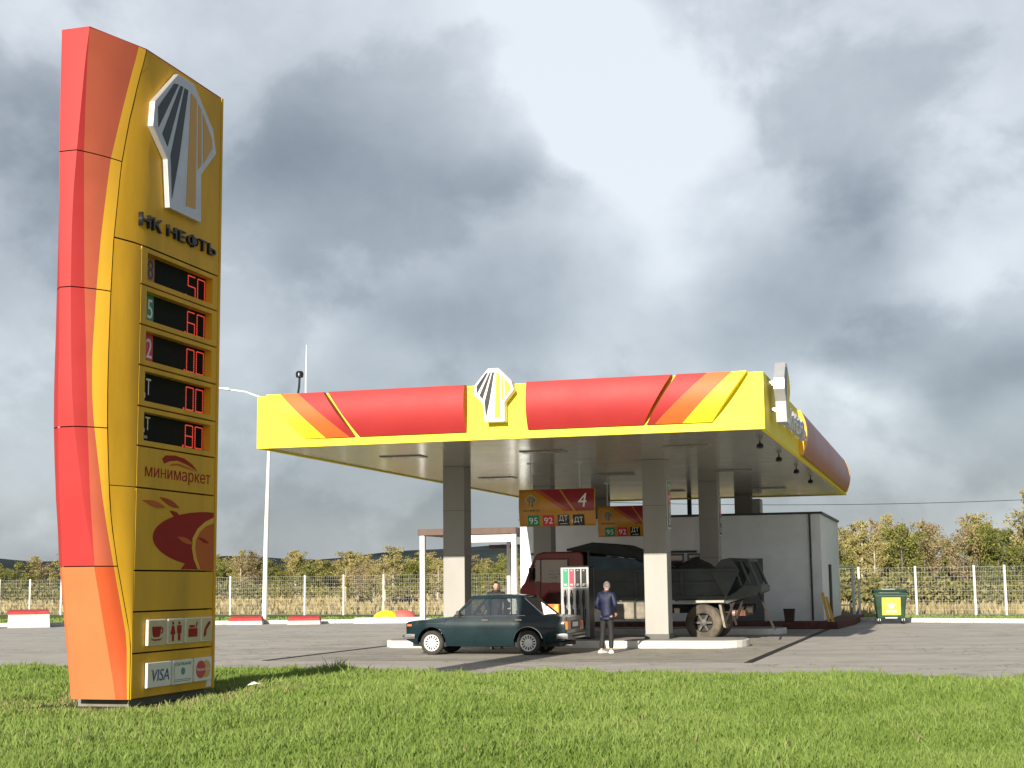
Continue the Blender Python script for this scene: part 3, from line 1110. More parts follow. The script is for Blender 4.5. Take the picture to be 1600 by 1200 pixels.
# ================================================================== CANOPY
def canopy():
    U0, U1, V0, V1, ZB, ZT = -15.5, -3.6, 31.5, 57.9, 4.90, 6.14
    t = sthing('fuel_canopy', 'large flat station canopy with yellow fascia and red bands on grey columns', 'canopy', -9.55, 38.7, 0)
    OFF = (9.55, -38.7, 0)
    th = 0.10
    b = MB()
    b.box(U0, U1, V0, V0 + th, ZB, ZT)
    b.build('front_fascia', M_YEL, t, off=OFF, bevel=.008)
    b = MB()
    b.box(U1 - th, U1, V0 + th, V1 - th, ZB, ZT)
    b.build('side_fascia', M_YEL, t, off=OFF)
    b = MB()
    b.box(U0, U0 + th, V0 + th, V1 - th, ZB, ZT)
    b.build('side_fascia', M_YEL, t, off=OFF)
    b = MB()
    b.box(U0, U1, V1 - th, V1, ZB, ZT)
    b.build('back_fascia', M_YEL, t, off=OFF)
    b = MB()
    b.box(U0 + th, U1 - th, V0 + th, V1 - th, ZB + .03, ZB + .08)
    b.build('ceiling', M_CEIL, t, off=OFF)
    b = MB()
    b.box(U0 + th, U1 - th, V0 + th, V1 - th, ZT - .25, ZT - .18)
    b.build('roof_deck', M_GALV, t, off=OFF)
    # fixtures under the ceiling
    for u in (-13.2, -9.5, -5.9):
        for v in (35.2, 43.5, 52.5):
            b = MB()
            b.box(u - .55, u + .55, v - .3, v + .3, ZB + .005, ZB + .028)
            lm = b.build('ceiling_light', MATS['ceiling_trim'] if 'ceiling_trim' in MATS else mat('ceiling_trim', (.26, .25, .21), .3, var=.05), t, off=OFF, bevel=.005)
            b = MB()
            b.box(u - .47, u + .47, v - .23, v + .23, ZB, ZB + .005)
            b.build('diffuser', mat('diffuser_grey', (.30, .29, .25), .25, var=.02), lm, off=OFF)
    for v in (34.55, 38.6, 43.2, 47.8):
        b = MB()
        b.lathe([(.02, ZB + .03), (.02, ZB - .02), (.07, ZB - .04), (.09, ZB - .12), (.05, ZB - .15)], (-4.08, v, 0), n=12)
        b.build('spotlight', M_BLACK, t, off=OFF, smooth=40)
    # columns with darker foot plates
    for u0, v0, zf in ((-13.35, 38.7, .2), (-7.73, 38.7, .2), (-13.35, 48.0, .2), (-7.73, 48.0, .2), (-13.35, 56.6, .24), (-7.73, 56.6, .24)):
        b = MB()
        b.box(u0, u0 + .62, v0, v0 + .62, zf + .02, ZB + .03)
        c = b.build('column', M_GREY, t, off=OFF, bevel=.012)
        b = MB()
        b.box(u0 - .015, u0 + .635, v0 - .015, v0 + .635, zf, zf + .13)
        b.build('column_base', mat('column_foot', (.10, .10, .09), .6, var=.1), c, off=OFF)
        b = MB()
        b.box(u0 - .004, u0 + .624, v0 - .004, v0 + .624, 2.45, 2.456)
        b.box(u0 - .004, u0 + .624, v0 - .004, v0 + .624, 3.7, 3.706)
        b.build('cladding_joint', M_SEAM, c, off=OFF)
    # bulging coloured bands on the front
    def prof(z):           # how far the band stands out at height z
        q = (z - 5.08) / 1.08
        return 0.05 + 0.20 * (1 - abs((max(0, min(1, q)) - 0.60) / 0.60) ** 2.0)

    def band(name, top, bot, m, par=None, zt=6.15, zb=5.09, lo=0.0):
        """strip between two slanted lines: top (u0,u1), bottom (u0,u1)"""
        rows = []
        n = 12
        for k in range(n + 1):
            f = k / n
            z = zb + (zt - zb) * f
            curve = 0.0
            ua = bot[0] + (top[0] - bot[0]) * f
            ub = bot[1] + (top[1] - bot[1]) * f
            rows.append([(ua + (ub - ua) * j / 4, V0 - prof(z) + lo, z) for j in range(5)])
        bb = MB().grid(rows)
        # returns to the fascia all round
        edge = [r[0] for r in rows] + rows[-1][1:] + [r[-1] for r in rows[::-1]][1:] + rows[0][::-1][1:-1]
        for i in range(len(edge)):
            p, q = edge[i], edge[(i + 1) % len(edge)]
            bb.add([p, q, (q[0], V0 + .004, q[2]), (p[0], V0 + .004, p[2])], [(0, 1, 2, 3)])
        return bb.build(name, m, par or t, off=OFF, smooth=35)
    band('red_band', (-13.62, -10.28), (-12.88, -10.29), M_RED)
    band('red_band', (-8.83, -5.56), (-8.84, -6.22), M_RED)
    # three coloured end stripes, left then right
    band('yellow_stripe', (-15.2, -14.83), (-14.25, -13.72), M_YEL)
    band('orange_stripe', (-14.83, -14.38), (-13.72, -13.12), M_ORA)
    band('red_stripe', (-14.38, -13.74), (-13.12, -12.98), M_RED)
    band('red_stripe', (-5.44, -4.78), (-6.15, -5.97), M_RED)
    band('orange_stripe', (-4.78, -4.24), (-5.97, -5.36), M_ORA)
    band('yellow_stripe', (-4.24, -3.93), (-5.36, -4.72), M_YEL)
    emblem(t, (-10.03, V0 - .02, 5.27), (1, 0, 0), (0, 0, 1), .93, 1.21, .24, M_WHITE, M_BLACK, M_YEL, off=OFF)
    # shaded end: badge held off on brackets, silver letters, long bowed band
    ex, ey = Vector((0, 1, 0)), Vector((0, 0, 1))
    e = emblem(t, (U1 + .14, 32.1, 5.13), ex, ey, 1.25, 1.34, .24, M_SILV, M_BLACK, M_YEL, off=OFF)
    for v in (32.62, 32.95):
        for z in (5.42, 6.02):
            b = MB()
            b.box(U1, U1 + .14, v, v + .07, z, z + .05)
            b.build('bracket', M_SILV, e, off=OFF)
    two_words('name_lettering', M_SILV, t, (U1 + .12, 33.9, 5.22), ex, ey, .50, 4.7, .12, OFF)
    for v in (34.6, 37.6):
        b = MB()
        b.box(U1, U1 + .125, v, v + .06, 5.40, 5.44)
        b.build('bracket', M_SILV, t, off=OFF)
    rows = []
    for k in range(13):
        f = k / 12
        z = 4.96 + 1.16 * f
        x = U1 + .05 + .17 * math.sin(f * math.pi * .94 + .1) ** .85
        rows.append([(x, 39.3 + (56.6 - 39.3) * j / 10, z) for j in range(11)])
    bb = MB().grid(rows)
    bb.build('side_band', mat('band_oxblood', (.26, .012, .010), .35, var=.15, scale=.8), t, off=OFF, smooth=35)
    # its yellow end cheeks
    for v0 in (39.0, 56.6):
        b = MB()
        b.prism([(U1 + .0, v0, 4.95)] + [(r[0][0] + .01, v0, r[0][2]) for r in rows] + [(U1, v0, 6.125)], (0, .30, 0))
        b.build('band_cheek', M_SGOLD, t, off=OFF)
    return t


canopy()

# mast camera and aerial on the canopy's far left corner
t = sthing('camera_mast', 'small black camera on a thin crooked mast at the canopy roof corner', 'camera', -15.15, 33.0, 6.0)
b = MB(); b.tube([(0, 0, -.06), (0, 0, .30), (.04, 0, .55), (.05, 0, .78)], .028, 8)
b.build('mast', M_BLACK, t, smooth=40)
b = MB(); b.lathe([(.02, .76), (.09, .78), (.10, .88), (.07, .93), (.0, .94)], (.05, 0, 0), n=14)
b.build('camera_head', M_BLACK, t, smooth=40)
o = MB().tube([(0, 0, -.1), (0, 0, .7), (.01, 0, 1.6)], [.022, .018, .008], 6).build('whip_aerial', M_WHITE, smooth=40)
o.location = W(-14.98, 33.1, 6.0)
tag(o, 'thin white whip aerial rising from the canopy roof corner', 'aerial')

# ================================================================== PUMP ISLANDS, DISPENSERS, HANGING SIGNS
def island(u0, u1, v0, v1, label):
    t = sthing('pump_island', label, 'pump island', (u0 + u1) / 2, (v0 + v1) / 2, 0, group='raised pump islands')
    hl, hw = (u1 - u0) / 2, (v1 - v0) / 2
    P = []
    for sx in (1, -1):
        for k in range(13):
            a = -math.pi / 2 + math.pi * k / 12
            P.append((sx * (hl - hw * .55) + sx * math.cos(a) * hw * .55, sx * math.sin(a) * hw))
    b = MB(); b.prism([(x, y, 0.0) for x, y in P], (0, 0, .19))
    b.build('kerb_rim', mat('kerb_white', (.74, .72, .67), .55, var=.10, scale=2.0), t, bevel=.02)
    b = MB(); b.prism([(x * .985, y * .93, .19) for x, y in P], (0, 0, .008))
    b.build('island_top', mat('island_slab', (.30, .29, .27), .8, var=.15, bump=.2), t)
    b = MB()
    b.box(-hl * .36, -hl * .27, -hw - .006, -hw + .01, .03, .15)
    b.build('socket_plate', mat('plate_grey', (.42, .42, .40), .5, var=.1), t)
    return t


island(-14.95, -5.05, 37.7, 40.2, 'white rimmed pump island nearest the lawn, carrying the fuel dispenser')
island(-14.25, -5.05, 47.1, 49.3, 'white rimmed pump island farther back behind the dump truck')


def dispenser(u, v, label):
    t = sthing('fuel_dispenser', label, 'fuel pump', u, v, .198)
    hw, hd, H = .385, .32, 1.90
    b = MB(); b.box(-hw, hw, -hd + .03, hd - .03, 0, H)
    b.build('cabinet', mat('pump_charcoal', (.028, .030, .032), .4, var=.2, scale=3), t, bevel=.01)
    for s in (-1, 1):
        y0 = s * (hd - .03)
        def bx(x0, x1, d0, d1, z0, z1, bb):
            ya, yb = y0 + s * d0, y0 + s * d1
            bb.box(x0, x1, min(ya, yb), max(ya, yb), z0, z1)
        b = MB(); bx(-hw, hw, .0, .025, .06, H, b)
        fr = b.build('face_frame', mat('pump_alloy', (.33, .34, .34), .35, .3, var=.1, scale=4), t, bevel=.005)
        cols = [M_GREEN, M_PRED, M_BLACK, M_BLACK]
        for k in range(4):
            kk = k if s < 0 else 3 - k
            x0 = -hw + .07 + k * .168
            b = MB(); bx(x0, x0 + .135, .025, .033, 1.38, 1.86, b)
            g = b.build('grade_panel', cols[kk], fr, bevel=.003)
            tx = ['95', '92', 'ДТ', 'ДТ'][kk]
            if s < 0:
                text(tx, 'grade_text', M_WTXT, g, (x0 + .067, -hd - .003, 1.405), (1, 0, 0), (0, 0, 1), .06, .085, .002, center=True)
                text(tx, 'grade_text', M_WTXT, g, (x0 + .067, -hd - .003, 1.80), (1, 0, 0), (0, 0, 1), .035, .05, .002, center=True)
            # nozzle hung in its boot, with a hose loop
            b = MB(); bx(x0 + .01, x0 + .125, .025, .06, .82, 1.34, b)
            b.build('nozzle_boot', mat('boot_grey', (.28, .29, .29), .3, .5, var=.15), fr, bevel=.01)
            yy = y0 + s * .085
            b = MB()
            b.tube([(x0 + .067, yy, 1.30), (x0 + .067, yy + s * .03, 1.16), (x0 + .067, yy + s * .055, 1.02), (x0 + .067, yy + s * .03, .90)], [.018, .036, .036, .022], 8)
            b.tube([(x0 + .067, yy + s * .06, 1.14), (x0 + .067, yy + s * .12, 1.06), (x0 + .067, yy + s * .06, .96)], .010, 6)
            nz = b.build('nozzle', M_BLACK, fr, smooth=50)
            b = MB(); b.tube([(x0 + .067, yy + s * .03, .90), (x0 + .067, yy + s * .06, .50), (x0 + .067 + .03, yy + s * .05, .25), (x0 + .10, yy + s * .02, .5), (x0 + .105, yy, .80)], .016, 8)
            b.build('hose', M_DARK, nz, smooth=50)
        b = MB(); bx(-hw + .03, hw - .03, .025, .03, .08, .30, b)
        b.build('kick_plate', mat('boot_grey', (.20, .21, .21)), fr)
    b = MB(); b.box(-hw - .01, hw + .01, -hd, hd, H, H + .04)
    b.build('top_cover', M_BLACK, t, bevel=.01)
    return t


dispenser(-9.61, 38.95, 'grey four-nozzle fuel dispenser with green, red and black panels beside the sedan')

# low orange display box beside the pump
t = sthing('display_box', 'low orange and amber printed display box left of the dispenser', 'display box', -10.12, 38.62, .198)
b = MB(); b.box(-.27, .1, -.16, .16, .0, .93)
bxo = b.build('box_body', mat('box_amber', (.80, .28, .03), .45, var=.1), t, bevel=.015)
b = MB(); b.prism([(-.26, -.163, .92), (-.02, -.163, .92), (-.2, -.163, .62), (-.26, -.163, .60)], (0, -.003, 0))
b.build('print_patch', M_ORA, bxo)
b = MB(); b.prism([(.03, -.163, .92), (.09, -.163, .92), (.09, -.163, .56), (-.1, -.163, .5)], (0, -.003, 0))
b.build('print_patch', mat('box_gold', (.85, .45, .05), .45, var=.08), bxo)


def hung_sign(u, v, label, zt, num):
    t = sthing('lane_sign', label, 'sign', u, v, zt, group='lane signs hung under the canopy')
    wd, h = 1.06, 1.0
    # bowed banner: bulges toward the road
    def y(z, wv=0):
        return -.10 - .10 * math.sin((z + h) / h * math.pi * .9)
    n = 12
    def patch(name, top, bot, z0, z1, m, par, lift=0.0):
        rows = []
        for k in range(n + 1):
            f = k / n
            z = z0 + (z1 - z0) * f
            a = bot[0] + (top[0] - bot[0]) * f
            c = bot[1] + (top[1] - bot[1]) * f
            rows.append([(a + (c - a) * j / 3, y(z) - lift, z) for j in range(4)])
        return MB().grid(rows).build(name, m, par, smooth=50, solid=0 if lift else .05)
    am = mat('banner_amber', (.56, .25, .012), .3, var=.08, coat=.3)
    dr = mat('banner_crimson', (.30, .012, .022), .3, var=.08, coat=.3)
    orr = mat('banner_orange', (.48, .09, .015), .3, var=.08, coat=.3)
    body = patch('banner', (-wd, wd), (-wd, wd), -h, 0, am, t)
    patch('crimson_field', (-.48, wd - .02), (.38, wd - .02), -.60, -.01, dr, body, .004)
    patch('orange_field', (-.66, -.48), (.22, .38), -.60, -.01, orr, body, .004)
    patch('diagonal_stripe', (.06, .11), (.47, .53), -.60, -.012, am, body, .007)
    zz = -.36
    text(num, 'lane_number', M_WTXT, body, (.60, y(-.36) - .012, -.50), (1, 0, 0), (0, 0, 1), .37, .24, .004, shear=.15)
    # small badge: pale rays in an ochre ring
    b = MB()
    for s in EMB_BLACK + EMB_YEL:
        b.prism([(-.86 + x * .30, y(-.3) - .008, -.50 + (1 - q) * .34) for x, q in s], (0, -.004, 0))
    b.build('badge_rays', mat('badge_grey', (.12, .12, .09), .4, var=.05), body)
    b = MB()
    oo = [(x, q) for x, q in EMB_OUT]
    b.prism([(-.88 + x * .34, y(-.3) - .004, -.52 + (1 - q) * .38) for x, q in oo], (0, -.003, 0))
    b.build('badge_ground', mat('badge_ochre', (.50, .36, .12), .4, var=.05), body)
    text('НК НЕФТЬ', 'badge_lettering', M_BLACK, body, (-.94, y(-.6) - .01, -.60), (1, 0, 0), (0, 0, 1), .05, .46, .002)
    for k, (s, m) in enumerate((('95', M_GREEN), ('92', M_PRED), ('ДТ', M_BLACK), ('ДТ', M_BLACK))):
        x0 = -.82 + k * .42
        p = patch('grade_plate', (x0, x0 + .32), (x0, x0 + .32), -.985, -.70, m, body, .006)
        text(s, 'grade_text', M_WTXT, p, (x0 + .16, y(-.93 + (.05 if k == 2 else 0)) - .014, -.93 + (.05 if k == 2 else 0)), (1, 0, 0), Vector((0, -.25, 1)).normalized(), .17, .24, .006, center=True)
        if k == 2:
            b = MB(); b.box(x0 + .06, x0 + .26, y(-.93) - .02, y(-.93) + .03, -.945, -.93)
            b.build('grade_text', M_WTXT, p)
    for x in (-.75, .62):
        b = MB()
        b.tube([(x, -.06, -.02), (x, -.06, 4.93 - zt)], .016, 8)
        b.box(x - .08, x + .08, -.14, .02, 4.905 - zt, 4.93 - zt)
        b.build('hanger_rod', M_GALV, t, smooth=40)
    return t


hung_sign(-10.06, 38.75, 'bowed amber and crimson lane sign showing a white 4, above the dispenser', 4.21, '4')
hung_sign(-9.92, 47.6, 'bowed amber and crimson lane sign partly hidden behind the right front column', 4.17, '3')

# fuel grade strips fixed to the right faces of two columns
for v0, zt, lab in ((38.80, 4.36, 'vertical strip of fuel grade plates on the right side of the sunlit front column'), (48.06, 4.42, 'vertical strip of fuel grade plates on the right side of the shaded rear column')):
    t = sthing('grade_strip', lab, 'sign', -7.105, v0 + .21, zt, group='fuel grade strips on the columns')
    b = MB(); b.box(.0, .035, -.20, .20, -1.28, .02)
    bk = b.build('backing_board', M_GALV, t)
    for k, (s, m) in enumerate((('95', M_GREEN), ('92', M_PRED), ('ДТ', M_BLACK), ('ДТ', M_BLACK))):
        b = MB(); b.box(.035, .045, -.185, .185, -.31 * (k + 1) + .01, -.31 * k)
        p = b.build('grade_plate', m, bk)
        text(s, 'grade_text', M_WTXT, p, (.045, 0, -.31 * (k + 1) + .07), (0, 1, 0), (0, 0, 1), .17, .26, .004, center=True)
    b = MB(); b.box(-.008, .0, -.05, .05, -1.0, -.2)
    b.build('wall_bracket', M_GALV, t)
# ================================================================== SEDAN
M_PAINT = mat('dark_green_car_paint', (0.003, 0.017, 0.022), 0.25, 0.0, var=.2, scale=1.5, coat=.3, spec=.3)
M_CHROME = mat('chrome', (0.72, 0.72, 0.72), 0.12, 1.0, var=.03)
M_TYRE = mat('dusty_tyre', (0.045, 0.042, 0.038), 0.85, var=.3, scale=6)
M_TRIM = mat('black_trim', (0.018, 0.018, 0.02), 0.5, var=.2)


def car_wheel(parent, x, y, r, s):
    """Tyre with a white slotted disc; s = -1 faces the lawn."""
    b = MB()
    wd = .165
    b.lathe([(r * .66, -wd / 2), (r * .80, -wd / 2 - .012), (r * .93, -wd / 2), (r, -wd / 2 + .025), (r, wd / 2 - .025), (r * .93, wd / 2), (r * .80, wd / 2 + .012), (r * .66, wd / 2)], (0, 0, 0), 'y', 40, cap=False)
    wh = b.build('tyre', M_TYRE, None, smooth=50)
    wh.name = 'wheel'
    wh.parent = parent
    wh.location = (x, y, r)
    b = MB()
    yo = s * (wd / 2 + .004)
    n = 14
    R0, R1 = r * .34, r * .58
    b.lathe([(r * .68, yo), (r * .66, yo - s * .004), (R1, yo - s * .018)], (0, 0, 0), 'y', 56, cap=False)
    b.lathe([(R0, yo - s * .012), (r * .2, yo - s * .004), (r * .12, yo + s * .012), (0, yo + s * .014)], (0, 0, 0), 'y', 28, cap=False)
    for k in range(n):          # spokes between the slots
        a0, a1 = 2 * math.pi * (k - .27) / n, 2 * math.pi * (k + .27) / n
        P = [(R0 * .95 * math.cos(a0), R0 * .95 * math.sin(a0)), (R1 * 1.04 * math.cos(a0 + .02), R1 * 1.04 * math.sin(a0 + .02)), (R1 * 1.04 * math.cos(a1 - .02), R1 * 1.04 * math.sin(a1 - .02)), (R0 * .95 * math.cos(a1), R0 * .95 * math.sin(a1))]
        b.prism([(p[0], yo - s * .024, p[1]) for p in P], (0, s * .012, 0))
    b.build('rim', mat('white_wheel', (.72, .71, .68), .4, var=.06), wh, smooth=30)
    b = MB(); b.lathe([(r * .66, yo - s * .05), (0, yo - s * .05)], (0, 0, 0), 'y', 24)
    b.build('brake_drum', M_DARK, wh)
    return wh


def sedan():
    t = sthing('parked_sedan', 'dark green boxy sedan with white slotted wheels refuelling at the front island', 'car', -12.05, 34.83, 0.0, 0.0)
    L0, L1 = -.66, 3.37
    WB, WR = 2.424, .29
    ARC = .355

    def ztop(x):
        return float(np.interp(x, [L0, L0 + .03, .52, .56, 2.70, 2.80, L1 - .05, L1], [.755, .79, .905, .925, .935, .935, .90, .875]))

    def zbot(x):
        zb = float(np.interp(x, [L0, -.45, .45, 2.0, 2.9, L1], [.36, .27, .215, .215, .27, .36]))
        for c in (0, WB):
            d = abs(x - c)
            if d < ARC:
                zb = max(zb, WR + .02 + math.sqrt(ARC * ARC - d * d))
        return zb

    def hw(x, z):
        y = float(np.interp(z, [.2, .34, .50, .66, .76, .78, .94], [.755, .79, .808, .812, .806, .797, .752]))
        f = float(np.interp(x, [L0, L0 + .05, L0 + .5, 2.9, L1 - .04, L1], [.925, .955, 1, 1, .975, .95]))
        return y * f
    xs = sorted(set([round(x, 3) for x in list(np.linspace(L0, L1, 66)) + [c + ARC * math.cos(a) for c in (0, WB) for a in np.linspace(0, math.pi, 21)]]))
    b = MB()
    for s in (-1, 1):
        rows = []
        for x in xs:
            z0, z1 = zbot(x), ztop(x)
            rows.append([(x, s * hw(x, z0 + (z1 - z0) * q), z0 + (z1 - z0) * q) for q in np.linspace(0, 1, 12)])
        b.grid(rows)
        # wheel-arch lips and tubs
        for c in (0, WB):
            lip = [[(c + ARC * math.cos(a), s * (hw(c, .6) - d), WR + .02 + ARC * math.sin(a)) for d in (0, .05, .34)] for a in np.linspace(0.0, math.pi, 21)]
            b.grid(lip)
    # bonnet and boot lid, nose and tail
    for xa, xb in ((L0, .56), (2.72, L1)):
        sel = [x for x in xs if xa <= x <= xb]
        b.grid([[(x, hw(x, ztop(x)) * q, ztop(x) + .022 * (1 - q * q)) for q in np.linspace(-1, 1, 13)] for x in sel])
    for x in (L0, L1):
        z0, z1 = zbot(x), ztop(x)
        b.grid([[(x, hw(x, z0 + (z1 - z0) * q) * w_, z0 + (z1 - z0) * q + (.022 * (1 - w_ * w_) if q == 1 else 0)) for q in np.linspace(0, 1, 7)] for w_ in np.linspace(-1, 1, 13)])
    body = b.build('body', M_PAINT, t, smooth=32, weld=True)
    b = MB(); b.box(L0 + .15, L1 - .15, -.70, .70, .20, .30)
    b.build('floor_pan', M_DARK, t)
    # greenhouse
    ZB, ZR = .925, 1.405

    def sy(z):
        return float(np.interp(z, [ZB, ZR - .05, ZR], [.748, .612, .590]))
    A0, A1 = (.56, ZB), (1.00, ZR - .02)      # windscreen foot and head
    C0, C1 = (2.80, ZB + .005), (2.24, ZR - .02)   # rear screen foot and head

    def sidep(x, z, s, d=0):
        return (x, s * (sy(z) + d), z)
    g = MB()

    def pil(poly, s, d0=-.03, d1=.004):
        vs = [sidep(x, z, s, d0) for x, z in poly] + [sidep(x, z, s, d1) for x, z in poly]
        n = len(poly)
        g.add(vs, [tuple(range(n - 1, -1, -1)), tuple(range(n, 2 * n))] + [(i, (i + 1) % n, n + (i + 1) % n, n + i) for i in range(n)])
    ax = lambda z: A0[0] + (A1[0] - A0[0]) * (z - A0[1]) / (A1[1] - A0[1])
    cx = lambda z: C0[0] + (C1[0] - C0[0]) * (z - C0[1]) / (C1[1] - C0[1])
    ZW = ZR - .075
    for s in (-1, 1):
        pil([(ax(ZB) - .01, ZB), (ax(ZB) + .075, ZB), (ax(ZW) + .06, ZW), (ax(ZW) - .01, ZW)], s)
        pil([(1.40, ZB), (1.475, ZB), (1.465, ZW), (1.405, ZW)], s)
        pil([(2.20, ZB), (cx(ZB), ZB), (cx(ZW), ZW), (2.09, ZW)], s)
        pil([(ax(ZW) - .01, ZW), (cx(ZW) + .0, ZW), (C1[0] + .03, ZR), (A1[0] - .02, ZR)], s)
    rows = []
    for x in np.linspace(A1[0] - .02, C1[0] + .03, 15):
        f = (x - A1[0]) / (C1[0] - A1[0])
        cr = .035 * (1 - (2 * f - 1) ** 2 * .6)
        rows.append([(x, sy(ZR) * q, ZR - .004 + cr * (1 - q * q * q * q)) for q in np.linspace(-1, 1, 13)])
    g.grid(rows)
    g.build('roof', M_PAINT, t, smooth=32)
    # windscreen and rear screen with their frames
    for nm, F, H_ in (('windscreen', A0, A1), ('rear_screen', C0, C1)):
        sg = 1 if F[0] < H_[0] else -1
        b = MB()
        P = [(F[0], -.72, F[1]), (F[0], .72, F[1]), (H_[0], .585, H_[1]), (H_[0], -.585, H_[1])]
        b.add([(p[0] + sg * .012, p[1] * .95, p[2] - .0) for p in P], [(0, 1, 2, 3)])
        gl = b.build(nm, M_CGLASS, t)
        b = MB()
        for i in range(4):
            p, q = Vector(P[i]), Vector(P[(i + 1) % 4])
            b.tube([p, q], .016, 6)
        b.build('screen_seal', M_CHROME if nm == 'rear_screen' else M_TRIM, gl, smooth=50)
    for s in (-1, 1):
        for nm, poly in (('front_window', [(ax(ZB) + .075, ZB + .012), (1.40, ZB + .012), (1.405, ZW), (ax(ZW) + .06, ZW)]),
                         ('rear_window', [(1.475, ZB + .012), (2.0, ZB + .012), (1.96, ZW), (1.465, ZW)]),
                         ('quarter_light', [(2.02, ZB + .012), (2.20, ZB + .012), (2.09, ZW), (1.98, ZW)])):
            b = MB(); b.add([sidep(x, z, s, -.012) for x, z in poly], [(0, 1, 2, 3)])
            wv = b.build(nm, M_CGLASS, t)
        b = MB(); b.tube([sidep(2.01, ZB + .01, s, 0), sidep(1.97, ZW, s, 0)], .010, 6)
        b.build('window_divider', M_TRIM, t)
        # chrome waist strip, seams, handles
        b = MB(); b.tube([(.60, s * (hw(.6, .925) + .004), .925), (2.35, s * (hw(2.3, .932) + .004), .932)], .009, 6)
        b.build('waist_strip', M_CHROME, t)
        b = MB()
        for xa in (.47, 1.435, ):
            b.hexa([(xa - .004, s * (hw(xa, z) + o_), z) for z, o_ in ((.30, -.01), (.30, .002))] + [(xa + .004, s * (hw(xa, .30) + o_), .30) for o_ in (.002, -.01)] +
                   [(xa - .004, s * (hw(xa, .91) + o_), .91) for o_ in (-.01, .002)] + [(xa + .004, s * (hw(xa, .91) + o_), .91) for o_ in (.002, -.01)])
        pts = [(xa, z) for xa, z in ((2.20, .92), (2.16, .78), (2.05, .64), (2.02, .50))]
        b.tube([(x, s * (hw(x, z) + .0), z) for x, z in pts], .004, 4)
        b.tube([(x, s * (hw(x, .30) - .001), .30) for x in np.linspace(.47, 2.0, 6)], .004, 4)
        b.build('door_seam', M_TRIM, t)
        for xa in (1.27, 2.10):
            b = MB(); b.box(xa, xa + .17, *sorted((s * (hw(xa, .82) - .004), s * (hw(xa, .82) + .018))), .815, .845)
            b.build('door_handle', M_CHROME, t, bevel=.006)
        b = MB(); b.prism([(2.36, s * (sy(1.0) + .006), .985), (2.62, s * (sy(1.0) + .006), .985), (2.53, s * (sy(1.09) + .006), 1.07), (2.40, s * (sy(1.09) + .006), 1.07)], (0, s * .008, 0))
        b.build('pillar_vent', M_TRIM, t)
        b = MB()
        b.lathe([(.012, 0), (.012, .05)], (.74, s * .76, .97), 'y', 8)
        b.hexa([(.66, s * .80, .95), (.74, s * .80, .95), (.74, s * .93, .95), (.66, s * .93, .95), (.68, s * .80, 1.05), (.74, s * .80, 1.05), (.74, s * .92, 1.05), (.68, s * .92, 1.05)])
        b.build('door_mirror', M_TRIM, t, bevel=.012)
        # bright arch trims
        for c in (0, WB):
            b = MB(); b.tube([(c + (ARC + .004) * math.cos(a), s * (hw(c, .6) + .002), WR + .02 + (ARC + .004) * math.sin(a)) for a in np.linspace(.25, math.pi - .25, 17)], .010, 6)
            b.build('arch_trim', M_PAINT if c == 0 else M_CHROME, t, smooth=50)
        # lamps
        b = MB(); b.box(L0 - .012, L0 + .02, *sorted((s * .42, s * .70)), .60, .745)
        b.build('headlight', mat('lamp_glass', (.6, .62, .62), .15, var=.05), t, bevel=.01)
        b = MB(); b.box(L0 + .03, L0 + .15, *sorted((s * .765, s * .782)), .685, .735)
        b.build('side_repeater', M_ORA, t, bevel=.006)
        b = MB(); b.box(L1 - .10, L1 + .018, *sorted((s * .44, s * .775)), .585, .80)
        tl = b.build('tail_lamp', mat('tail_lamp_red', (.40, .02, .012), .2, var=.1), t, bevel=.012)
        b = MB(); b.box(L1 - .09, L1 + .024, *sorted((s * .64, s * .780)), .60, .785)
        b.build('tail_indicator', mat('tail_lamp_amber', (.70, .16, .02), .2, var=.1), tl, bevel=.01)
        b = MB(); b.box(WB + .40, WB + .415, *sorted((s * .60, s * .78)), .14, .36)
        b.build('mud_flap', M_DARK, t)
        for c in (0, WB):
            car_wheel(t, c, s * .70, WR, s)
    b = MB(); b.box(L0 - .02, L0 + .01, -.42, .42, .60, .745)
    gr = b.build('grille', M_TRIM, t)
    b = MB()
    for k in range(7):
        b.box(L0 - .026, L0 - .018, -.41 + k * .13, -.40 + k * .13, .605, .74)
    b.build('grille_bars', M_CHROME, gr)
    for nm, x, sg in (('front_bumper', L0 - .05, -1), ('rear_bumper', L1 + .05, 1)):
        b = MB()
        P = [(x - sg * .30, -.825), (x - sg * .03, -.81), (x + sg * .03, -.70), (x + sg * .045, 0), (x + sg * .03, .70), (x - sg * .03, .81), (x - sg * .30, .825)]
        rows = [[(p[0] + sg * o_, p[1], z) for p in P] for o_, z in ((-.06, .385), (0.0, .39), (.012, .44), (0.0, .50), (-.06, .505))]
        b.grid(rows)
        bp = b.build(nm, mat('bumper_alloy', (.20, .20, .20), .35, .7, var=.15), t, smooth=40)
        b = MB(); b.box(min(x + sg * .035, x + sg * .062), max(x + sg * .035, x + sg * .062), -.72, .72, .425, .465)
        b.build('bumper_rubber', M_DARK, bp, bevel=.006)
    b = MB(); b.box(L1 + .004, L1 + .012, -.42, .42, .60, .80)
    b.build('rear_garnish', M_TRIM, t)
    b = MB(); b.box(L1 + .012, L1 + .018, -.26, .26, .655, .765)
    b.build('number_plate', M_WTXT, t)
    b = MB(); b.tube([(L1 - .5, -.45, .24), (L1 + .04, -.45, .23)], .025, 8)
    b.build('exhaust_pipe', M_CHROME, t, smooth=50)
    # inside
    seat = mat('seat_cloth', (.045, .045, .05), .9, var=.2)
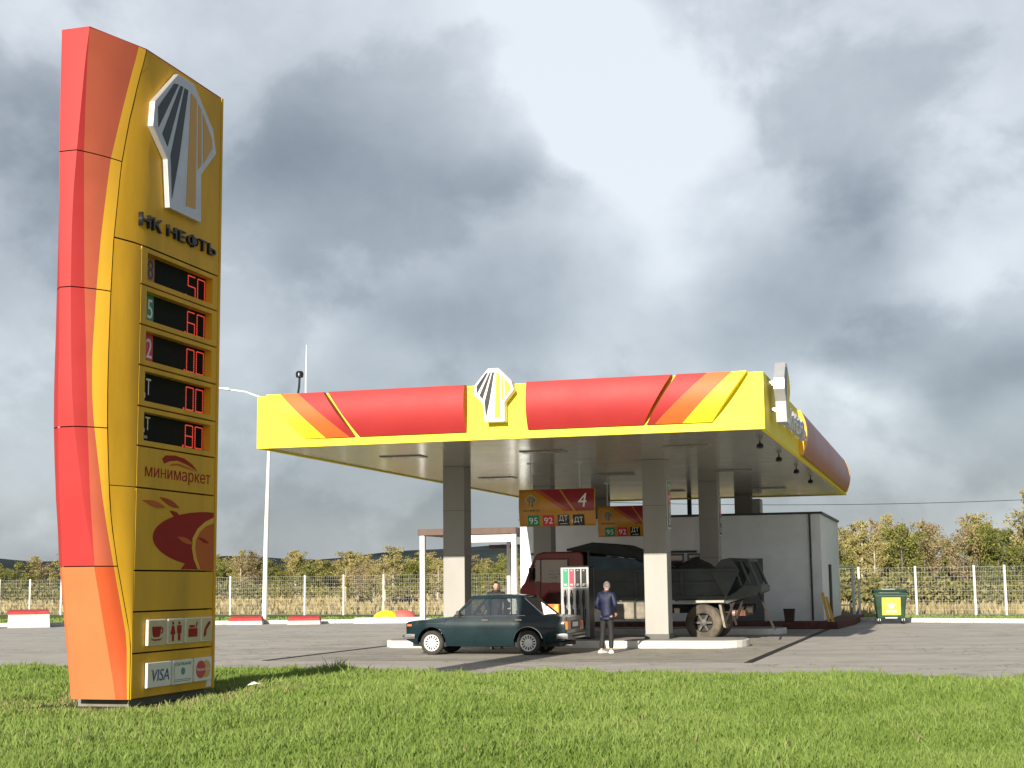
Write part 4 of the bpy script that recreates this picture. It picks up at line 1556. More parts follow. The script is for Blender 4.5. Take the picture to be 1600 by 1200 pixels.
    for s in (-.34, .34):
        b = MB(); b.hexa([(1.30, s - .24, .45), (1.45, s - .24, .45), (1.45, s + .24, .45), (1.30, s + .24, .45), (1.52, s - .21, 1.06), (1.62, s - .21, 1.06), (1.62, s + .21, 1.06), (1.52, s + .21, 1.06)])
        b.box(1.545, 1.63, s - .12, s + .12, 1.09, 1.24)
        b.build('front_seat', seat, t, bevel=.03)
    b = MB(); b.hexa([(2.15, -.62, .45), (2.3, -.62, .45), (2.3, .62, .45), (2.15, .62, .45), (2.42, -.58, 1.0), (2.54, -.58, 1.0), (2.54, .58, 1.0), (2.42, .58, 1.0)])
    b.build('rear_seat', seat, t, bevel=.03)
    b = MB(); b.box(.56, .88, -.68, .68, .76, .92)
    b.build('dashboard', M_TRIM, t, bevel=.03)
    b = MB(); b.lathe([(.19, -.012), (.20, 0), (.19, .012), (.178, 0)], (0, 0, 0), 'x', 24, closed=True)
    sw = b.build('steering_wheel', M_TRIM, t, smooth=60)
    sw.location = (.98, .34, .93); sw.rotation_euler = (0, R(25), 0)


sedan()


# ================================================================== PEOPLE
def skin_mesh(name, chains, mat_, parent, sub=2, cap=None):
    """chains: list of lists of (point, rx, ry); equal points join, so each limb grows out of the trunk."""
    vs, es, rad = [], [], []
    idx = {}
    for ch in chains:
        prev = None
        for p, rx, ry in ch:
            k = tuple(round(c, 4) for c in p)
            if k not in idx:
                idx[k] = len(vs); vs.append(p); rad.append((rx, ry))
            i = idx[k]
            if prev is not None and prev != i:
                es.append((prev, i))
            prev = i
    me = bpy.data.meshes.new(name)
    me.from_pydata(vs, es, [])
    o = bpy.data.objects.new(name, me)
    COL.objects.link(o)
    md = o.modifiers.new('skin', 'SKIN')
    md.use_smooth_shade = True
    lay = me.skin_vertices[0] if me.skin_vertices else None
    if lay is None:
        bm = bmesh.new(); bm.from_mesh(me); bm.verts.layers.skin.verify(); bm.to_mesh(me); bm.free()
        lay = me.skin_vertices[0]
    for i, r in enumerate(rad):
        lay.data[i].radius = r
        lay.data[i].use_root = (i == 0)
    sb = o.modifiers.new('subdiv', 'SUBSURF')
    sb.levels = sb.render_levels = sub
    bpy.context.view_layer.update()
    dg = bpy.context.evaluated_depsgraph_get()
    m2 = bpy.data.meshes.new_from_object(o.evaluated_get(dg))
    bpy.data.objects.remove(o)
    m2.name = name
    m2.materials.clear()
    m2.materials.append(mat_)
    m2.polygons.foreach_set('use_smooth', [True] * len(m2.polygons))
    ob = bpy.data.objects.new(name, m2)
    COL.objects.link(ob)
    ob.parent = parent
    return ob


def hand_chains(wr, d, out, s):
    """five fingers from the wrist point: d along the hand, out toward the thumb side."""
    wr, d, out = Vector(wr), Vector(d).normalized(), Vector(out).normalized()
    palm = wr + d * .05
    kn = wr + d * .095
    nrm = d.cross(out)
    ch = [[(tuple(wr), .026, .026), (tuple(palm), .036, .020), (tuple(kn), .038, .016)]]
    for k, (ln, o_) in enumerate(((.072, .027), (.082, .009), (.076, -.009), (.058, -.026))):
        b0 = kn + out * o_ + d * .008
        m = b0 + d * ln * .5 + nrm * .012 * s
        e = m + d * ln * .38 + nrm * .026 * s
        ch.append([(tuple(kn), .038, .016), (tuple(b0), .0095, .0095), (tuple(m), .0088, .0088), (tuple(e), .0075, .0075)])
    tb = palm + out * .035
    ch.append([(tuple(palm), .036, .020), (tuple(tb), .012, .012), (tuple(tb + d * .035 + out * .016), .0105, .0105), (tuple(tb + d * .062 + out * .016), .009, .009)])
    return ch


def head_parts(parent, neck, c, yaw, skin, hair, hair_col_back=True, tilt=0.0):
    """Egg-shaped head with brow, nose, mouth, ears; c = centre of the skull; yaw = facing direction about z."""
    b = bmesh.new()
    bmesh.ops.create_uvsphere(b, u_segments=28, v_segments=20, radius=1)
    for v in b.verts:
        x, y, z = v.co          # face looks along -y
        w_ = .074 * (1 - .16 * max(0, -z)) 
        dp = .094
        p = Vector((x * w_, y * dp, z * .118))
        f = max(0, -y)
        if z < -.25:            # jaw
            p.x *= 1 - .28 * (-.25 - z)
            p.y += .012 * (-.25 - z) * (1 if y < 0 else -3.4)
        # nose
        g = math.exp(-((x / .16) ** 2 + ((z + .13) / .20) ** 2))
        if y < 0: p.y -= .024 * g
        # eye sockets
        for sx in (-.42, .42):
            g = math.exp(-(((x - sx) / .18) ** 2 + ((z - .05) / .10) ** 2))
            if y < 0: p.y += .011 * g
        g = math.exp(-((x / .3) ** 2 + ((z + .50) / .07) ** 2))
        if y < 0: p.y += .007 * g
        v.co = p
    return b


def person(name, label, u, v, z, rz, jacket_m, trouser_m, shoe_m, hair_m, facing, pose, H=1.72):
    t = sthing(name, label, 'person', u, v, z, rz)
    skin = mat('skin', (.52, .30, .21), .55, var=.08, scale=12)
    k = H / 1.74
    S = lambda *p: tuple(c * k for c in p)
    hip = .90
    # joints, person faces -y; x to the person's left is +x seen from behind
    pel = S(0, 0.0, .95); waist = S(0, .005, 1.08); chest = S(0, .015, 1.28); sh = S(0, .01, 1.43); neck = S(0, -.005, 1.50)
    head = S(0, -.02, 1.60)
    legs, arms, feet = pose['legs'], pose['arms'], pose['feet']
    body = [[(pel, .13 * k, .10 * k), (waist, .125 * k, .095 * k), (chest, .15 * k, .11 * k), (sh, .11 * k, .08 * k), (neck, .055 * k, .055 * k), (S(0, -.012, 1.555), .055 * k, .06 * k)]]
    trous = [[(S(0, 0, .98), .145 * k, .115 * k), (pel, .15 * k, .12 * k)]]
    jack = [[(S(0, 0, .84), .168 * k, .135 * k), (S(0, 0, .95), .165 * k, .130 * k), (waist, .16 * k, .125 * k), (chest, .180 * k, .135 * k), (S(0, .01, 1.40), .15 * k, .115 * k), (S(0, .005, 1.475), .075 * k, .075 * k)]]
    for s, L in zip((-1, 1), legs):
        h = S(s * .085, 0, .90); kn = S(*L[0]); an = S(*L[1])
        body.append([(pel, .13 * k, .10 * k), (h, .085 * k, .085 * k), (kn, .055 * k, .055 * k), (an, .038 * k, .038 * k)])
        trous.append([(pel, .15 * k, .12 * k), (h, .098 * k, .10 * k), (kn, .070 * k, .072 * k), (S(L[1][0], L[1][1], L[1][2] + .02), .062 * k, .064 * k)])
    for s, A in zip((-1, 1), arms):
        so = S(s * .175, .01, 1.41); el = S(*A[0]); wr = S(*A[1])
        body.append([(sh, .11 * k, .08 * k), (so, .055 * k, .055 * k), (el, .040 * k, .040 * k), (wr, .027 * k, .027 * k)])
        d = (Vector(wr) - Vector(el)).normalized()
        hc = hand_chains(wr, d + Vector((0, 0, -.3)), Vector((-s * .2, -1, -.1)), s)
        body += hc
        jack.append([(S(0, .01, 1.40), .15 * k, .115 * k), (so, .080 * k, .080 * k), (el, .064 * k, .064 * k), (tuple(Vector(wr) - d * .02), .047 * k, .047 * k)])
    bd = skin_mesh('body', body, skin, None)
    # join the modelled head to the body mesh so the figure stays one surface set
    hb = head_parts(t, None, head, 0, skin, hair_m)
    fy = facing
    rot = Matrix.Rotation(fy, 4, 'Z')
    hm = bpy.data.meshes.new('head')
    for q in (-1, 1):           # ears
        e = bmesh.ops.create_uvsphere(hb, u_segments=8, v_segments=6, radius=.026)
        for vv in e['verts']:
            vv.co = Vector((vv.co.x * .35 + q * .072, vv.co.y * .8 + .008, vv.co.z * 1.2 - .004))
    hb.transform(Matrix.Translation(Vector(head) + Vector((0, -.008, .012))) @ rot @ Matrix.Scale(k, 4))
    bmm = bmesh.new(); bmm.from_mesh(bd.data)
    hb.to_mesh(hm); bmm.from_mesh(hm); bmm.to_mesh(bd.data); bmm.free(); hb.free()
    bd.data.polygons.foreach_set('use_smooth', [True] * len(bd.data.polygons))
    bd.parent = t
    skin_mesh('trousers', trous, trouser_m, t)
    jk = skin_mesh('jacket', jack, jacket_m, t)
    # hood roll and hem
    b = MB(); b.lathe([(.075, 1.455), (.105, 1.45), (.118, 1.485), (.10, 1.52), (.078, 1.50)], (0, .02, 0), 'z', 20, cap=False)
    b.v = [tuple(Vector(p) * k) for p in b.v]
    b.build('hood', jacket_m, jk, smooth=70)
    b = MB(); b.lathe([(.158, .80), (.172, .805), (.174, .86), (.160, .865)], (0, 0, 0), 'z', 24, cap=False)
    b.v = [(p[0] * k, p[1] * k * .80, p[2] * k) for p in b.v]
    b.build('hem', jacket_m, jk, smooth=70)
    # eyes, hair
    ey = MB()
    for q in (-1, 1):
        ey.lathe([(.0, -.011), (.008, -.008), (.011, 0), (.008, .008), (0, .011)], (q * .030, -.078, .018), 'y', 10)
    e = ey.build('eyes', M_BLACK, t, smooth=70)
    e.matrix_local = Matrix.Translation(Vector(head) + Vector((0, -.008, .0))) @ rot
    b = bmesh.new()
    bmesh.ops.create_uvsphere(b, u_segments=24, v_segments=16, radius=1)
    dl = [vv for vv in b.verts if (vv.co.z < .18 and vv.co.y < -.15) or vv.co.z < -.35 or (vv.co.z < .45 and vv.co.y < -.62)]
    bmesh.ops.delete(b, geom=dl, context='VERTS')
    rg = random.Random(3)
    for vv in b.verts:
        j = 1 + rg.uniform(-.015, .03)
        vv.co = Vector((vv.co.x * .081 * j, vv.co.y * .101 * j + .004, vv.co.z * .124 * j + .004))
    b.transform(Matrix.Translation(Vector(head) + Vector((0, -.008, .012))) @ rot @ Matrix.Scale(k, 4))
    me = bpy.data.meshes.new('hair'); b.to_mesh(me); b.free()
    me.materials.append(hair_m)
    me.polygons.foreach_set('use_smooth', [True] * len(me.polygons))
    ho = bpy.data.objects.new('hair', me); COL.objects.link(ho); ho.parent = t
    # shoes
    for s, (fx, fyy, fz, ang) in zip((-1, 1), feet):
        b = MB()
        prof = [(-.075, .045, .075), (-.06, .062, .085), (.0, .044, .088), (.07, .046, .062), (.14, .046, .048), (.185, .030, .036)]
        rows = []
        for yy, hw_, hh in prof:
            rows.append([(-hw_, -yy, 0), (-hw_ * 1.05, -yy, .022), (-hw_ * .75, -yy, hh * .8), (0, -yy, hh), (hw_ * .75, -yy, hh * .8), (hw_ * 1.05, -yy, .022), (hw_, -yy, 0)])
        b.grid(rows)
        b.add(rows[0], [tuple(range(7))]); b.add(rows[-1], [tuple(range(7))])
        so = b.build('shoe', [shoe_m], t, smooth=60)
        so.location = S(fx, fyy, fz); so.rotation_euler.z = ang
        b = MB(); b.prism([(x, y, 0) for x, y in ((-.05, .08), (.05, .08), (.05, -.10), (.035, -.19), (-.035, -.19), (-.05, -.10))], (0, 0, .022))
        b.build('sole', M_WHITE, so)
    return t


navy = mat('navy_jacket', (.007, .012, .048), .6, var=.35, scale=7, bump=.5, bscale=22)
blk = mat('black_trousers', (.016, .016, .017), .75, var=.3, scale=8, bump=.3)
# man by the pump: back to the road, head turned to the pump on his left hand side
person('person', 'person in a navy hooded jacket, black trousers and white-soled trainers facing the dispenser', -7.98, 35.25, 0, math.pi * .93,
       navy, blk, M_WHITE, mat('grey_hair', (.16, .15, .13), .8, var=.3, scale=30), R(60),
       {'legs': [((-.10, -.02, .49), (-.115, .03, .075)), ((.115, .0, .49), (.15, .02, .075))],
        'arms': [((-.255, .05, 1.15), (-.165, -.17, .98)), ((.26, .05, 1.15), (.15, -.18, 1.0))],
        'feet': [(-.115, .01, 0, .25), (.15, .01, 0, -.3)]}, H=1.72)
person('person', 'person in a dark coat with black hair standing behind the sedan roof', -11.28, 36.9, 0, .25,
       mat('black_coat', (.018, .017, .017), .7, var=.3, scale=8, bump=.3), blk, M_BLACK, mat('black_hair', (.012, .010, .010), .6, var=.3, scale=30), R(8),
       {'legs': [((-.10, -.02, .49), (-.11, .02, .075)), ((.10, -.03, .49), (.11, .01, .075))],
        'arms': [((-.27, .03, 1.14), (-.20, -.16, 1.0)), ((.27, .03, 1.14), (.22, -.15, .98))],
        'feet': [(-.11, .0, 0, .1), (.11, .0, 0, -.1)]}, H=1.75)


# ================================================================== TIPPER TRUCK
def truck():
    t = sthing('dump_truck', 'dark red cab dump truck with a grimy blue-grey tipping body behind the front island', 'truck', -12.2, 43.5, 0.0)
    # local x: 0 = cab nose, toward the tail +x (7.1 m); near side y = -1.2
    M_CAB = mat('cab_maroon', (.23, .018, .020), .40, var=.25, scale=2, coat=.2)
    M_BED = mat('grimy_steel_blue', (.066, .078, .075), .6, var=.25, scale=1.2, bump=.06, bscale=15)
    M_BEDB = mat('faded_blue_paint', (.038, .075, .105), .55, var=.35, scale=2.0)
    M_CHAS = mat('chassis_grime', (.030, .026, .022), .8, var=.4, scale=4)
    M_MUD = mat('muddy_tyre', (.115, .098, .072), .9, var=.4, scale=3, bump=.4, bscale=18)
    HW = 1.22
    # cab shell: side outline swept across the width
    side = [(0.0, .95), (.0, 1.50), (.05, 1.60), (.14, 1.70), (.42, 2.40), (.52, 2.54), (.72, 2.60), (1.85, 2.60), (1.95, 2.50), (1.98, 1.0), (1.55, .95), (1.52, 1.20), (1.30, 1.42), (.90, 1.42), (.66, 1.20), (.62, .95)]
    b = MB(); b.prism([(x, -HW + .02, z) for x, z in side], (0, 2 * HW - .04, 0))
    cab = b.build('cab', M_CAB, t, bevel=.05)
    for s in (-1, 1):
        y = s * (HW - .02)
        b = MB(); b.prism([(.28, y, 1.74), (.64, y, 1.74), (.64, y, 2.36), (.52, y, 2.36)], (0, s * .012, 0))
        b.build('quarter_glass', M_GLASS, cab)
        b = MB(); b.prism([(.68, y, 1.70), (1.46, y, 1.70), (1.46, y, 2.36), (.68, y, 2.36)], (0, s * .012, 0))
        w_ = b.build('door_window', M_GLASS, cab)
        b = MB()
        for z in (1.82, 1.92, 2.02):
            b.box(.90, 1.18 + .1 * (z > 1.9), *sorted((y + s * .012, y + s * .016)), z, z + .055)
        b.box(1.05, 1.12, *sorted((y + s * .012, y + s * .017)), 1.82, 2.10)
        b.build('window_sticker', mat('sticker_grey', (.42, .42, .40), .6, var=.2), w_)
        b = MB(); b.tube([(.64, y + s * .006, 1.05), (.64, y + s * .006, 1.68), (.66, y + s * .006, 2.40), (1.50, y + s * .006, 2.40), (1.50, y + s * .006, 1.05)], .010, 4)
        b.build('door_seam', M_TRIM, cab)
        b = MB(); b.box(1.28, 1.46, *sorted((y, y + s * .03)), 1.46, 1.50)
        b.build('door_handle', M_CHROME, cab, bevel=.006)
        b = MB()
        b.tube([(.50, y, 2.2), (.40, y + s * .20, 2.2), (.40, y + s * .22, 1.75)], .014, 6)
        b.box(.37, .41, *sorted((y + s * .12, y + s * .32)), 1.80, 2.14)
        b.build('wing_mirror', M_TRIM, cab)
        b = MB(); b.box(.70, 1.20, *sorted((y - s * .25, y + s * .02)), .55, .60)
        b.build('cab_step', M_CHAS, t)
        b = MB(); b.box(-.03, .02, *sorted((s * .72, s * 1.06)), 1.02, 1.22)
        b.build('headlight', MATS['lamp_glass'], cab, bevel=.02)
    b = MB(); b.prism([(.15, -1.08, 1.74), (.15, 1.08, 1.74), (.405, 1.02, 2.36), (.405, -1.02, 2.36)], (-.012, 0, .005))
    b.build('windscreen', M_GLASS, cab)
    b = MB(); b.box(-.04, .01, -.85, .85, 1.28, 1.50)
    b.build('grille', M_TRIM, cab)
    b = MB(); b.box(-.12, .05, -1.22, 1.22, .58, .90)
    b.build('front_bumper', M_CHAS, t, bevel=.03)
    # chassis, tank, spare box
    b = MB()
    for y in (-.42, .42):
        b.box(.3, 6.75, y - .05, y + .05, .78, 1.02)
    for x in (2.3, 3.6, 5.0, 6.6):
        b.box(x, x + .1, -.42, .42, .82, .98)
    b.build('chassis_frame', M_CHAS, t)
    b = MB(); b.box(2.75, 3.75, -1.16, -.62, .62, 1.12)
    tk = b.build('fuel_tank', mat('dusty_tank', (.26, .23, .18), .7, var=.3, scale=3), t, bevel=.06)
    b = MB()
    for x in (3.42,):
        b.box(x, x + .07, -1.168, -.60, .60, 1.13)
    b.build('tank_strap', M_CHAS, tk)
    b = MB(); b.tube([(3.0, -1.0, 1.12), (3.0, -1.0, 1.17)], .06, 12)
    b.build('tank_cap', M_CHROME, tk, smooth=40)
    b = MB(); b.box(3.85, 4.45, -1.14, -.60, .66, 1.06)
    b.build('tool_locker', MATS['dusty_tank'], t, bevel=.02)
    # tipping body: high headboard, sloping shoulder, side panels with ribs
    X0, X1 = 2.12, 6.15
    ytop, ybot = 1.24, 1.05
    for s in (-1, 1):
        b = MB()
        o = [(X0, 1.16), (X1 - .1, 1.16), (X1 + .30, 2.00), (4.4, 2.0), (3.55, 2.32), (X0, 2.42)]
        b.prism([(x, s * (ybot + (ytop - ybot) * (z - 1.16) / .85), z) for x, z in o], (0, -s * .06, 0))
        b.build('side_panel', M_BED, t)
        b = MB()
        o = [(X0 - .02, 2.06), (3.2, 2.06), (3.9, 2.12), (3.50, 2.345), (X0 - .02, 2.47)]
        b.prism([(x, s * (ybot + (ytop - ybot) * (z - 1.16) / .85 + .004), z) for x, z in o], (0, s * .02, 0))
        b.build('shoulder_plate', M_BEDB, t)
        for z in (1.20, 1.60):
            yz = ybot + (ytop - ybot) * (z - 1.16) / .85
            b = MB()
            b.hexa([(X0, s * (yz - .01), z), (X1 + .02, s * (yz - .01), z), (X1 + .02, s * (yz + .05), z), (X0, s * (yz + .05), z),
                    (X0, s * (yz - .01), z + .07), (X1 + .04, s * (yz - .01), z + .07), (X1 + .04, s * (yz + .06), z + .07), (X0, s * (yz + .06), z + .07)])
            b.build('side_rail', M_BED, t)
        for x in (2.12, 3.45, 4.80):
            b = MB()
            b.hexa([(x, s * (ybot + .0), 1.17), (x + .09, s * ybot, 1.17), (x + .09, s * (ybot + .055), 1.17), (x, s * (ybot + .055), 1.17),
                    (x, s * (ytop - .02), 1.96), (x + .09, s * (ytop - .02), 1.96), (x + .09, s * (ytop + .035), 1.96), (x, s * (ytop + .035), 1.96)])
            b.build('side_rib', M_BED, t)
        b = MB(); b.box(3.5, X1 + .28, *sorted((s * (ytop - .05), s * (ytop + .06))), 1.96, 2.05)
        b.build('top_rail', M_BED, t, bevel=.01)
        b = MB(); b.box(4.72, 6.05, *sorted((s * 1.10, s * 1.24)), 1.085, 1.15)
        b.build('mudguard_lip', mat('pale_dust_metal', (.36, .35, .30), .6, .2, var=.2), t)
        # raised flank at the tail
        b = MB(); o = [(X1 - .45, 1.95), (X1 - .05, 1.2), (X1 + .36, 1.98), (X1 + .12, 2.35), (X1 - .15, 2.30)]
        b.prism([(x, s * 1.205, z) for x, z in o], (0, s * .05, 0))
        b.build('tail_flank', M_BED, t)
    b = MB(); b.box(X0, X1, -1.03, 1.03, 1.12, 1.18)
    b.build('bed_floor', M_BED, t)
    b = MB(); b.box(X0 - .05, X0, -1.16, 1.16, 1.16, 2.60)
    b.build('headboard', M_BED, t)
    # cab guard: hooded visor over the cab back
    b = MB(); b.prism([(1.42, -1.14, 2.68), (1.95, -1.14, 2.80), (2.2, -1.14, 2.86), (3.0, -1.14, 2.80), (3.6, -1.14, 2.56), (4.30, -1.14, 2.12), (3.9, -1.14, 2.10), (3.5, -1.14, 2.36), (2.05, -1.14, 2.56), (1.42, -1.14, 2.62)], (0, 2.28, 0))
    b.build('load_cover', mat('dark_tarpaulin', (.022, .028, .030), .7, var=.3, scale=2, bump=.2, bscale=6), t, bevel=.03)
    # load heaped inside
    rng = random.Random(7)
    b = bmesh.new(); bmesh.ops.create_grid(b, x_segments=26, y_segments=14, size=1)
    for vv in b.verts:
        x, y = vv.co.x, vv.co.y
        vv.co = Vector((5.1 + x * 1.05, y * 1.0, 1.72 + .62 * math.exp(-((x + .02) ** 2 * 1.7 + y * y * 1.1)) + rng.uniform(-.025, .025)))
    me = bpy.data.meshes.new('load_heap'); b.to_mesh(me); b.free()
    me.materials.append(mat('dark_gravel', (.045, .042, .036), .95, var=.4, scale=10, bump=.6, bscale=20))
    me.polygons.foreach_set('use_smooth', [True] * len(me.polygons))
    ob = bpy.data.objects.new('load_heap', me); COL.objects.link(ob); ob.parent = t
    # tail hopper: open frame, chute and stays
    b = MB()
    for y in (-1.0, 1.0):
        b.tube([(6.25, y, 2.30), (6.72, y, 2.28)], .05, 6)
        b.tube([(6.70, y, 2.30), (7.02, y, 1.55)], .05, 6)
        b.tube([(6.25, y, 2.30), (6.52, y, 1.55)], .04, 6)
        b.tube([(6.48, y, 2.30), (6.78, y, 1.55)], .04, 6)
    b.tube([(6.72, -1.0, 2.28), (6.72, 1.0, 2.28)], .05, 6)
    b.tube([(7.02, -1.0, 1.55), (7.02, 1.0, 1.55)], .05, 6)
    b.build('tail_frame', M_BED, t, smooth=40)
    b = MB(); b.prism([(7.10, -1.05, 1.56), (7.08, -1.05, 1.38), (6.80, -1.05, 1.28), (6.10, -1.05, 1.05), (5.82, -1.05, 1.13), (6.35, -1.05, 1.38), (6.62, -1.05, 1.58)], (0, 2.1, 0))
    b.build('tail_chute', M_BED, t, bevel=.015)
    for x0, z0, x1, z1 in ((6.30, 1.10, 6.02, .52), (6.18, 1.08, 6.34, .45), (6.55, 1.18, 6.35, .62), (7.0, 1.35, 7.42, .30)):
        b = MB(); b.tube([(x0, -.95, z0), (x1, -.95, z1)], .035, 6)
        b.build('stay_bar', M_CHAS, t, smooth=40)
    b = MB(); b.hexa([(5.98, -1.05, .40), (6.05, -1.05, .36), (6.05, -.55, .36), (5.98, -.55, .40), (5.86, -1.05, 1.05), (5.93, -1.05, 1.05), (5.93, -.55, 1.05), (5.86, -.55, 1.05)])
    b.build('mud_flap', MATS['dusty_tank'], t)
    b = MB(); b.box(6.28, 6.60, -.9, .9, .70, .86)
    b.build('rear_beam', mat('rusty_beam', (.16, .06, .035), .8, var=.4, scale=5), t, bevel=.01)
    b = MB(); b.tube([(6.25, -1.0, .78), (6.33, -1.0, .78)], .085, 12)
    b.build('tail_lamp', mat('dull_lamp', (.30, .16, .15), .4, var=.2), t)
    # wheels
    for x, dual in ((1.10, 0), (5.43, 1)):
        for s in (-1, 1):
            r = .52
            for d in range(2 if dual else 1):
                yc = s * (1.06 - d * .36)
                b = MB(); wd = .29
                b.lathe([(r * .52, -wd / 2 + .02), (r * .60, -wd / 2), (r * .86, -wd / 2 - .01), (r * .97, -wd / 2 + .03), (r, -wd / 2 + .07), (r, wd / 2 - .07), (r * .97, wd / 2 - .03), (r * .86, wd / 2 + .01), (r * .60, wd / 2), (r * .52, wd / 2 - .02)], (0, 0, 0), 'y', 44, cap=False)
                wh = b.build('wheel', M_MUD, t, smooth=50)
                wh.location = (x, yc, r)
                if d: continue
                yo = s * wd / 2
                b = MB(); b.lathe([(r * .53, yo - s * .01), (r * .49, yo - s * .03), (r * .47, yo - s * .14), (0, yo - s * .15)], (0, 0, 0), 'y', 32, cap=False)
                b.build('wheel_dish', M_CHAS, wh, smooth=40)
                b = MB()
                b.lathe([(r * .22, yo - s * .14), (r * .20, yo - s * .02), (r * .12, yo), (0, yo)], (0, 0, 0), 'y', 20, cap=False)
                for k in range(6):
                    a = 2 * math.pi * k / 6
                    c_, s_ = math.cos(a), math.sin(a)
                    b.hexa([(r * (.18 * c_ - .06 * s_), yo - s * .10, r * (.18 * s_ + .06 * c_)), (r * (.48 * c_ - .045 * s_), yo - s * .05, r * (.48 * s_ + .045 * c_)), (r * (.48 * c_ + .045 * s_), yo - s * .05, r * (.48 * s_ - .045 * c_)), (r * (.18 * c_ + .06 * s_), yo - s * .10, r * (.18 * s_ - .06 * c_)),
                            (r * (.18 * c_ - .06 * s_), yo - s * .03, r * (.18 * s_ + .06 * c_)), (r * (.48 * c_ - .045 * s_), yo - s * .02, r * (.48 * s_ + .045 * c_)), (r * (.48 * c_ + .045 * s_), yo - s * .02, r * (.48 * s_ - .045 * c_)), (r * (.18 * c_ + .06 * s_), yo - s * .03, r * (.18 * s_ - .06 * c_))])
                b.build('wheel_spider', mat('worn_hub', (.10, .095, .085), .6, .3, var=.3, scale=6), wh, smooth=30)
    return t


truck()


# ================================================================== SHOP BUILDING
def shop():
    t = sthing('station_shop', 'low grey metal-clad station shop with a flat roof behind the canopy', 'shop building', -9.86, 54.3, .24)
    OFF = (9.86, -54.3, 0)
    U0, U1, V0, V1, H = -15.62, -4.35, 54.3, 63.0, 3.82
    wallm = ribbed('metal_cladding', (.74, .79, .80), .5, 'Z', .30, .9, .06, dist=.02)
    b = MB(); b.box(U0, U1, V0, V1, 0, H)
    b.build('wall', wallm, t, off=OFF)
    b = MB(); b.box(U0 - .06, U1 + .08, V0 - .06, V1 + .06, H, H + .08)
    b.build('roof_trim', mat('dark_flashing', (.05, .055, .06), .5, var=.15), t, off=OFF)
    # pale band over the glazing
    b = MB(); b.box(U0 + .5, -8.9, V0 - .05, V0, 2.58, H - .02)
    b.build('sign_band', mat('pale_panel', (.74, .75, .74), .5, var=.06, scale=.8), t, off=OFF)
    b = MB(); b.box(U0 + .45, -8.85, V0 - .10, V0, 2.50, 2.575)
    b.build('lintel', M_BLACK, t, off=OFF)
    fm = mat('window_frame_grey', (.10, .11, .115), .45, var=.1)
    wg = bpy.data.materials.new('shop_glass'); wg.use_nodes = True
    pb = wg.node_tree.nodes['Principled BSDF']
    pb.inputs['Base Color'].default_value = (.02, .025, .028, 1); pb.inputs['Roughness'].default_value = .04
    pb.inputs['Specular IOR Level'].default_value = 1.0
    for u in (-14.6, -13.1, -11.6, -9.95, -9.2):
        wdt = 1.3 if u < -10.2 else .62
        b = MB()
        for x0, x1, z0, z1 in ((u, u + .06, .75, 2.47), (u + wdt - .06, u + wdt, .75, 2.47), (u + .06, u + wdt - .06, .75, .82), (u + .06, u + wdt - .06, 2.40, 2.47)):
            b.box(x0, x1, V0 - .06, V0 - .002, z0, z1)
        f = b.build('window_frame', fm, t, off=OFF)
        b = MB(); b.box(u + .06, u + wdt - .06, V0 - .03, V0 - .002, .82, 2.40)
        b.build('pane', wg, f, off=OFF)
    # dark service doorway
    b = MB(); b.box(-7.55, -6.45, V0 - .03, V0 - .002, 0, 2.25)
    d = b.build('door', mat('door_steel', (.12, .13, .13), .5, var=.1), t, off=OFF)
    b = MB(); b.box(-6.62, -6.56, V0 - .09, V0 - .03, 1.0, 1.14)
    b.build('handle', M_CHROME, d, off=OFF)
    b = MB(); b.tube([(-4.72, V0 - .06, .02), (-4.72, V0 - .06, H + .02)], .035, 8)
    b.build('downpipe', M_BLACK, t, off=OFF, smooth=40)
    b = MB()
    b.box(U1, U1 + .02, V1 - .25, V1 + .01, 0, H - .01)
    b.build('corner_trim', M_WHITE, t, off=OFF)
    b = MB()
    b.box(-7.6, -6.8, 57, 57.8, H + .08, H + .75)
    b.build('roof_unit', M_GALV, t, off=OFF, bevel=.02)
    b = MB(); b.tube([(-9.7, 58, H + .05), (-9.7, 58, H + .92)], .09, 10)
    b.build('roof_vent', MATS['dark_flashing'], t, off=OFF, smooth=40)
    return t


shop()

# porch frame at the shop's left end
t = sthing('porch_frame', 'open white steel porch frame with a brown roof edge left of the shop', 'porch', -17.4, 54.0, 0)
OFF = (17.4, -54.0, 0)
brown = mat('brown_fascia', (.11, .065, .05), .6, var=.2)
b = MB(); b.box(-19.62, -15.66, 53.85, 57.9, 3.56, 3.80)
b.build('roof_slab', brown, t, off=OFF, bevel=.01)
for u, v, r in ((-19.55, 53.9, .19), (-15.86, 53.9, .18), (-19.5, 57.6, .12), (-17.15, 57.6, .14)):
    b = MB(); b.box(u, u + r, v, v + r, .235 if u > -15.9 else 0, 3.555)
    b.build('post', M_WHITE, t, off=OFF, bevel=.008)
b = MB(); b.box(-18.3, -15.865, 53.92, 54.06, 3.26, 3.53)
b.build('cross_beam', M_WHITE, t, off=OFF)
b = MB(); b.box(-17.9, -15.72, 57.62, 57.74, 3.10, 3.25)
b.build('cross_beam', brown, t, off=OFF)

